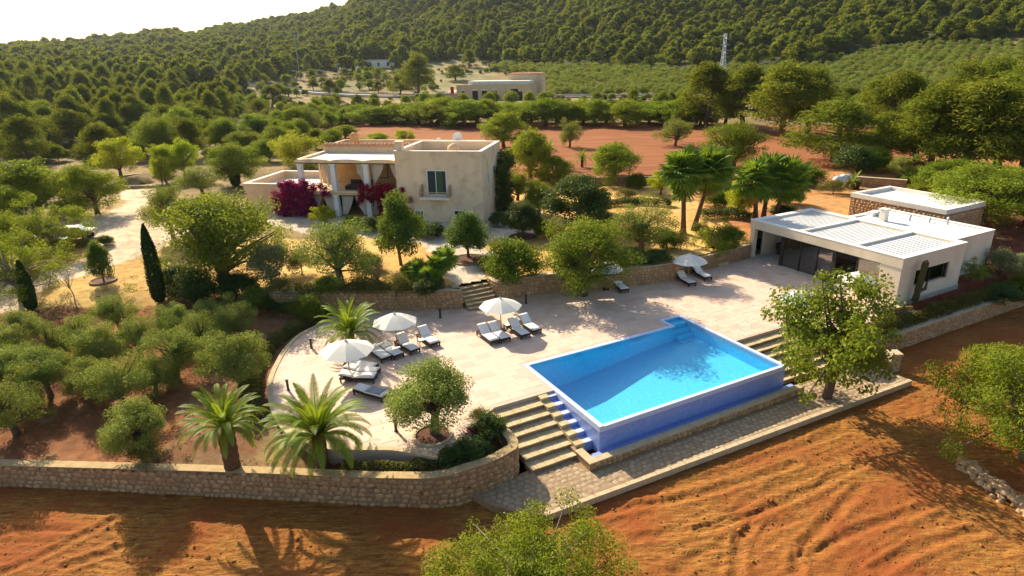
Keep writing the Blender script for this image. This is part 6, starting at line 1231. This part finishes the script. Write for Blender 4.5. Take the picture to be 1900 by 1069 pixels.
for k, (x, y, ty, w, kd) in enumerate(((160, 290, 258, 34, 'shrub_dark'), (235, 252, 215, 60, 'shrub_dark'), (260, 300, 262, 34, 'shrub'), (330, 290, 255, 60, 'carob'), (300, 285, 262, 40, 'shrub_dry'), (110, 300, 268, 40, 'shrub'), (25, 290, 210, 60, 'pine'), (60, 305, 205, 88, 'pine'), (140, 278, 195, 90, 'pine'), (95, 262, 190, 60, 'pine'), (310, 262, 190, 80, 'pine'), (375, 258, 195, 80, 'pine'), (420, 262, 215, 60, 'carob'), (205, 265, 205, 60, 'pine'), (255, 248, 170, 70, 'pine'), (-20, 310, 215, 80, 'pine'), (560, 262, 218, 44, 'carob'), (520, 262, 222, 50, 'shrub'), (455, 285, 240, 70, 'carob'))):
    tpx(kd, x, y, ty, w, ['dark round bush on the dry slope, left', 'dark dense bush under the left wood', 'green bush behind the lime-green tree', 'tree behind the pair of lime-green trees', 'dry bush behind the lime-green pair', 'green bush at the left edge of the dry slope', 'pine at the left frame edge of the wood', 'tall foremost pine of the left wood', 'second foremost pine of the left wood', 'pine just behind the foremost pine at the left', 'foremost pine near the middle of the left wood', 'pine at the right end of the left wood', 'tree at the corner of the left wood', 'pine behind the dark dense bush', 'tall pine in the middle of the left wood front', 'pine beyond the left frame edge', 'tree behind the yellow reed clump', 'bush left of the yellow reed clump', 'tree between the lime-green pair and the reeds'][k], group='trees in front of the left wood')
r = np.random.default_rng(12)
def sample_wood(r0, r1, spacing, a0=-52, a1=52):
    area = R(a1 - a0) * (r1 ** 2 - r0 ** 2) / 2; n = int(area / spacing ** 2); rad = np.sqrt(r.uniform(r0 ** 2, r1 ** 2, n)); az = R(1) * r.uniform(a0, a1, n); x = rad * np.sin(az); y = rad * np.cos(az); z = zt(x, y)
    v = np.stack([x, y, z - CAM_Z], 1); d = v @ FWD; px = 950 + FOCAL * (v @ XC) / d; py = 534.5 - FOCAL * (v @ YC) / d
    ok = (py < np.interp(px, YB_X, YB_Y) + (fbm(x / 30, y / 30, 71) - .5) * 14) & (fbm(x / 22, y / 22, 72) > .24); ok &= np.abs(y - (286 - (x + 55.8) * .30)) > 7
    return np.stack([x, y, z], 1)[ok], px[ok], py[ok], d[ok]
P1, px1, py1, d1 = sample_wood(100, 420, 6.4); P2, _, _, _ = sample_wood(420, 760, 4.7, -44, 44); P3, _, _, _ = sample_wood(760, 1250, 6.0, -43, 43); P4, _, _, _ = sample_wood(1250, 1800, 10, -24, 24)
inview = (px1 > -30) & (px1 < 1930); hs = np.where(inview, 1 / d1, 0); order = np.argsort(-hs); near = order[:270]; rest1 = order[270:]
for k, i in enumerate(near):
    hh = r.uniform(5.5, 12.0); lf = px1[i] < 700
    bl = k % 9 == 4
    if bl: tree('carob' if k % 2 else 'green', P1[i], hh * .75, hh * r.uniform(.7, .9), 'broad leafy tree scattered among the pines of the left wood', 'leafy trees among the pines'); continue
    tree('pine' if k < 190 else 'pine_far', P1[i], hh, hh * r.uniform(.52, .82), 'rounded pine among many alike in the wood on the left hillside' if lf else 'rounded pine among many alike at the foot of the wooded hill', 'pines of the left wood' if lf else 'pines at the foot of the wooded hill')
FILL = [((0, 232, 430, 300), 18, (5.0, 8.0), 'leafy tree among many alike on the dry slope below the left wood'), ((440, 196, 640, 245), 26, (4, 6.5), 'leafy tree among many alike between the left wood and the road'), ((640, 192, 1290, 205), 26, (3.5, 6), 'leafy tree among many alike between the hedgerow and the valley road'), ((460, 138, 800, 180), 44, (3.0, 6.0), 'leafy tree among many alike on the dry terraces beyond the road'), ((1290, 200, 1900, 235), 22, (5, 9), 'leafy tree among many alike behind the right-hand pines'), ((470, 255, 640, 300), 10, (3.5, 5.5), 'leafy tree among many alike behind the villa wing')]
for (xa, ya, xb, yb), cnt, (ha, hb), lab in FILL:
    for k in range(cnt):
        q = gp(r.uniform(xa, xb), r.uniform(ya, yb)); hh = r.uniform(ha, hb); tree(('green', 'carob', 'pine', 'green', 'olive', 'carob')[k % 6] if 'right' not in lab else ('pine', 'pine', 'carob')[k % 3], q, hh, hh * r.uniform(.85, 1.3), lab, 'scattered trees of the valley floor', name='valley_tree')
def scatter(name, label, cat, P, Wd, Hd, src):
    """one mass of plants: copies of crowns that stand in the scene, on the points of this mesh"""
    n = len(P); m = bpy.data.meshes.new(name); m.vertices.add(n); m.vertices.foreach_set('co', np.asarray(P, np.float32).ravel())
    a = m.attributes.new('size', 'FLOAT_VECTOR', 'POINT'); a.data.foreach_set('vector', np.stack([Wd * r.uniform(.72, 1.3, n), Wd * r.uniform(.72, 1.3, n), Hd], 1).astype(np.float32).ravel())
    a = m.attributes.new('turn', 'FLOAT_VECTOR', 'POINT'); tv = np.zeros((n, 3), np.float32); tv[:, 2] = r.uniform(0, 6.28, n); a.data.foreach_set('vector', tv.ravel())
    a = m.attributes.new('pick', 'INT', 'POINT'); a.data.foreach_set('value', r.integers(0, len(src), n).astype(np.int32))
    o = link(name, m); tag(o, label, cat, kind='stuff'); g = bpy.data.node_groups.new(name, 'GeometryNodeTree')
    g.interface.new_socket('Geometry', in_out='INPUT', socket_type='NodeSocketGeometry'); g.interface.new_socket('Geometry', in_out='OUTPUT', socket_type='NodeSocketGeometry')
    N_ = g.nodes; L_ = g.links; gi = N_.new('NodeGroupInput'); go = N_.new('NodeGroupOutput'); ip = N_.new('GeometryNodeInstanceOnPoints'); jn = N_.new('GeometryNodeJoinGeometry'); ip.inputs['Pick Instance'].default_value = True
    for s in src:
        oi = N_.new('GeometryNodeObjectInfo'); oi.transform_space = 'ORIGINAL'; oi.inputs['Object'].default_value = s; oi.inputs['As Instance'].default_value = True; L_.new(oi.outputs['Geometry'], jn.inputs[0])
    def na(nm, ty):
        q = N_.new('GeometryNodeInputNamedAttribute'); q.data_type = ty; q.inputs['Name'].default_value = nm; return q.outputs['Attribute']
    er = N_.new('FunctionNodeEulerToRotation'); L_.new(na('turn', 'FLOAT_VECTOR'), er.inputs[0])
    L_.new(gi.outputs[0], ip.inputs['Points']); L_.new(jn.outputs[0], ip.inputs['Instance']); L_.new(na('pick', 'INT'), ip.inputs['Instance Index']); L_.new(er.outputs[0], ip.inputs['Rotation']); L_.new(na('size', 'FLOAT_VECTOR'), ip.inputs['Scale']); L_.new(ip.outputs[0], go.inputs[0])
    md = o.modifiers.new('scatter', 'NODES'); md.node_group = g; return o
def firsts(kind):
    seen = {}
    for o in SRC[kind]: seen.setdefault(o.data.name, o)
    return list(seen.values())
PA = np.concatenate([P1[rest1], P2, P3, P4]); n = len(PA); dist = np.hypot(PA[:, 0], PA[:, 1]); hh = (2.8 + 9.0 * r.random(n) ** 1.6) * np.interp(dist, [400, 1300], [1., 1.25]) * (.75 + .5 * fbm(PA[:, 0] / 35, PA[:, 1] / 35, 95))
# leave out what the ridges hide
azb = np.round(np.degrees(np.arctan2(PA[:, 0], PA[:, 1])) * 2).astype(int); el = (PA[:, 2] - CAM_Z) / dist; top = (PA[:, 2] + hh - CAM_Z) / dist; seen = np.zeros(n, bool); best = {}
for i in np.argsort(dist):
    k = azb[i]; b_ = best.get(k, -9)
    if top[i] > b_ - .004: seen[i] = True
    best[k] = max(b_, el[i])
PA = PA[seen]; hh = hh[seen]; print('wood', n, 'kept', len(PA))
scatter('pine_forest', 'dense pine forest covering the hills across the valley', 'forest', PA, hh / 9.5 * r.uniform(.8, 1.7, len(PA)), hh / 9.5, firsts('pine_far') * 3 + firsts('pine')[:2] + firsts('carob')[:1])
# orchard rows on the terraces beyond the road
P = []
for k, rad in enumerate(np.arange(262, 440, 7.5)):
    for a in np.arange(-1, 38, 5.0 / rad * 57.3):
        x = rad * math.sin(R(a)) + r.uniform(-.8, .8); y = rad * math.cos(R(a)) + r.uniform(-.8, .8); z = float(zt(x, y)); q = proj((x, y, z))
        if q[1] > np.interp(q[0], YB_X, YB_Y) + 3 and abs(y - (286 - (x + 55.8) * .30)) > 7 and not (820 < q[0] < 1000 and q[1] > 138) and q[0] > 905 + r.uniform(0, 40): P.append((x, y, z))
P = np.array(P); order = np.argsort(np.hypot(P[:, 0], P[:, 1]))
for i in order[:80]: s = r.uniform(.9, 1.25); tree('olive', P[i], 3.4 * s, 4.6 * s, 'small orchard tree in the nearest rows beyond the valley road', 'orchard trees beyond the valley road')
Po = P[order[80:]]; s = r.uniform(.9, 1.3, len(Po)); scatter('orchard_rows', 'rows of small orchard trees on the terraces below the wooded hill', 'orchard', Po, s * 1.3, s, firsts('olive'))
# scrub on the valley floor and dry slopes
m_ = 6500; xs2 = r.uniform(-260, 330, m_); ys2 = r.uniform(92, 420, m_); zz2 = zt(xs2, ys2); vv = np.stack([xs2, ys2, zz2 - CAM_Z], 1); d = vv @ FWD; px = 950 + FOCAL * (vv @ XC) / d; py = 534.5 - FOCAL * (vv @ YC) / d
ok = (py > np.interp(px, YB_X, YB_Y)) & ~inpoly(xs2, ys2, REDFIELD) & (np.abs(ys2 - (286 - (xs2 + 55.8) * .30)) > 6) & (fbm(xs2 / 14, ys2 / 14, 81) > .42) & ~((px > 450) & (px < 760) & (py < 190) & (py > 150) & (r.random(m_) < .6)) & ~((px > 820) & (px < 1010) & (py > 140) & (py < 192)) & (px > -60) & (px < 1960) & ((xs2 < -5) | (ys2 > 150) | (fbm(xs2 / 9, ys2 / 9, 82) > .6))
Ps = np.stack([xs2, ys2, zz2], 1)[ok]; s = r.uniform(.5, 1.3, len(Ps)); scatter('scrub', 'low green scrub spread over the valley floor', 'scrub', Ps, s, s * r.uniform(.7, 1.2, len(Ps)), firsts('shrub') + firsts('shrub_dry'))
# dry grass tufts in the grove and garden
n = 5200; x = r.uniform(-46, 40, n); y = r.uniform(26, 62, n); v, u = VU(x, y); ok = (x < -15) & (y > np.interp(x, FR_X, FR_Y) + .8) | (x > -19) & (x < 1) & (y < 27.2) & (y > np.interp(x, FR_X, FR_Y) + .7); ok |= (v > 46) & (u < 26) & (u > 23.8)
ok &= ~inpoly(x, y, TERRACE) & (fbm(x / 4, y / 4, 91) > .45) & ~inpoly(x, y, DRIVE); x, y = x[ok], y[ok]; n = len(x); k = 7; t = np.repeat(np.arange(n), k); C = np.stack([x[t] + r.normal(0, .12, n * k), y[t] + r.normal(0, .12, n * k), zt(x, y)[t] + r.uniform(.03, .16, n * k)], 1)
V, F, lv = leaf_mesh('g', C, np.tile([0, 0, .2], (n * k, 1)), .2, r, .25, None, up=0.); gr = link('dry_grass', npmesh('dry_grass', V, F, lv, 'leaf_dry')); tag(gr, 'tufts of dry grass on the earth of the olive grove', 'grass', kind='stuff')

fl_n = 1500; cen = [W(19.5, 42.0), W(31.5, 36.5), W(24.5, 39.5), W(9.2, 27.6), W(34, 28.5), W(6.5, 41.5), W(41, 36)]; fp_ = np.concatenate([np.array(c[:2]) + r.normal(0, 2.0, (fl_n // 7, 2)) for c in cen]); fp_ = fp_[inpoly(fp_[:, 0], fp_[:, 1], TERRACE)]
V, F, lv = leaf_mesh('f', np.c_[fp_, np.full(len(fp_), .02)], np.tile([0, 0, 1.], (len(fp_), 1)), .09, r, .6, None, up=1.5, wild=.25); tag(link('fallen_leaves', npmesh('fallen_leaves', V, F, lv, 'leaf_dry')), 'dry leaves fallen on the terrace paving under the trees', 'leaves', kind='stuff')

# ------------------------------------------------------------------ the air of the valley
hz = MB().box(-3400, 3400, -60, 3400, -4, 285).obj('haze', None); hz['kind'] = 'stuff'; hz['label'] = 'thin pale haze over the valley'; hz['category'] = 'haze'
m, n, l = nt('valley_haze'); out = n.new('ShaderNodeOutputMaterial'); pv = n.new('ShaderNodeVolumePrincipled'); pv.inputs['Color'].default_value = (.80, .88, 1, 1); pv.inputs['Density'].default_value = .00005; pv.inputs['Anisotropy'].default_value = .55
l.new(pv.outputs[0], out.inputs['Volume']); hz.data.materials.append(m)
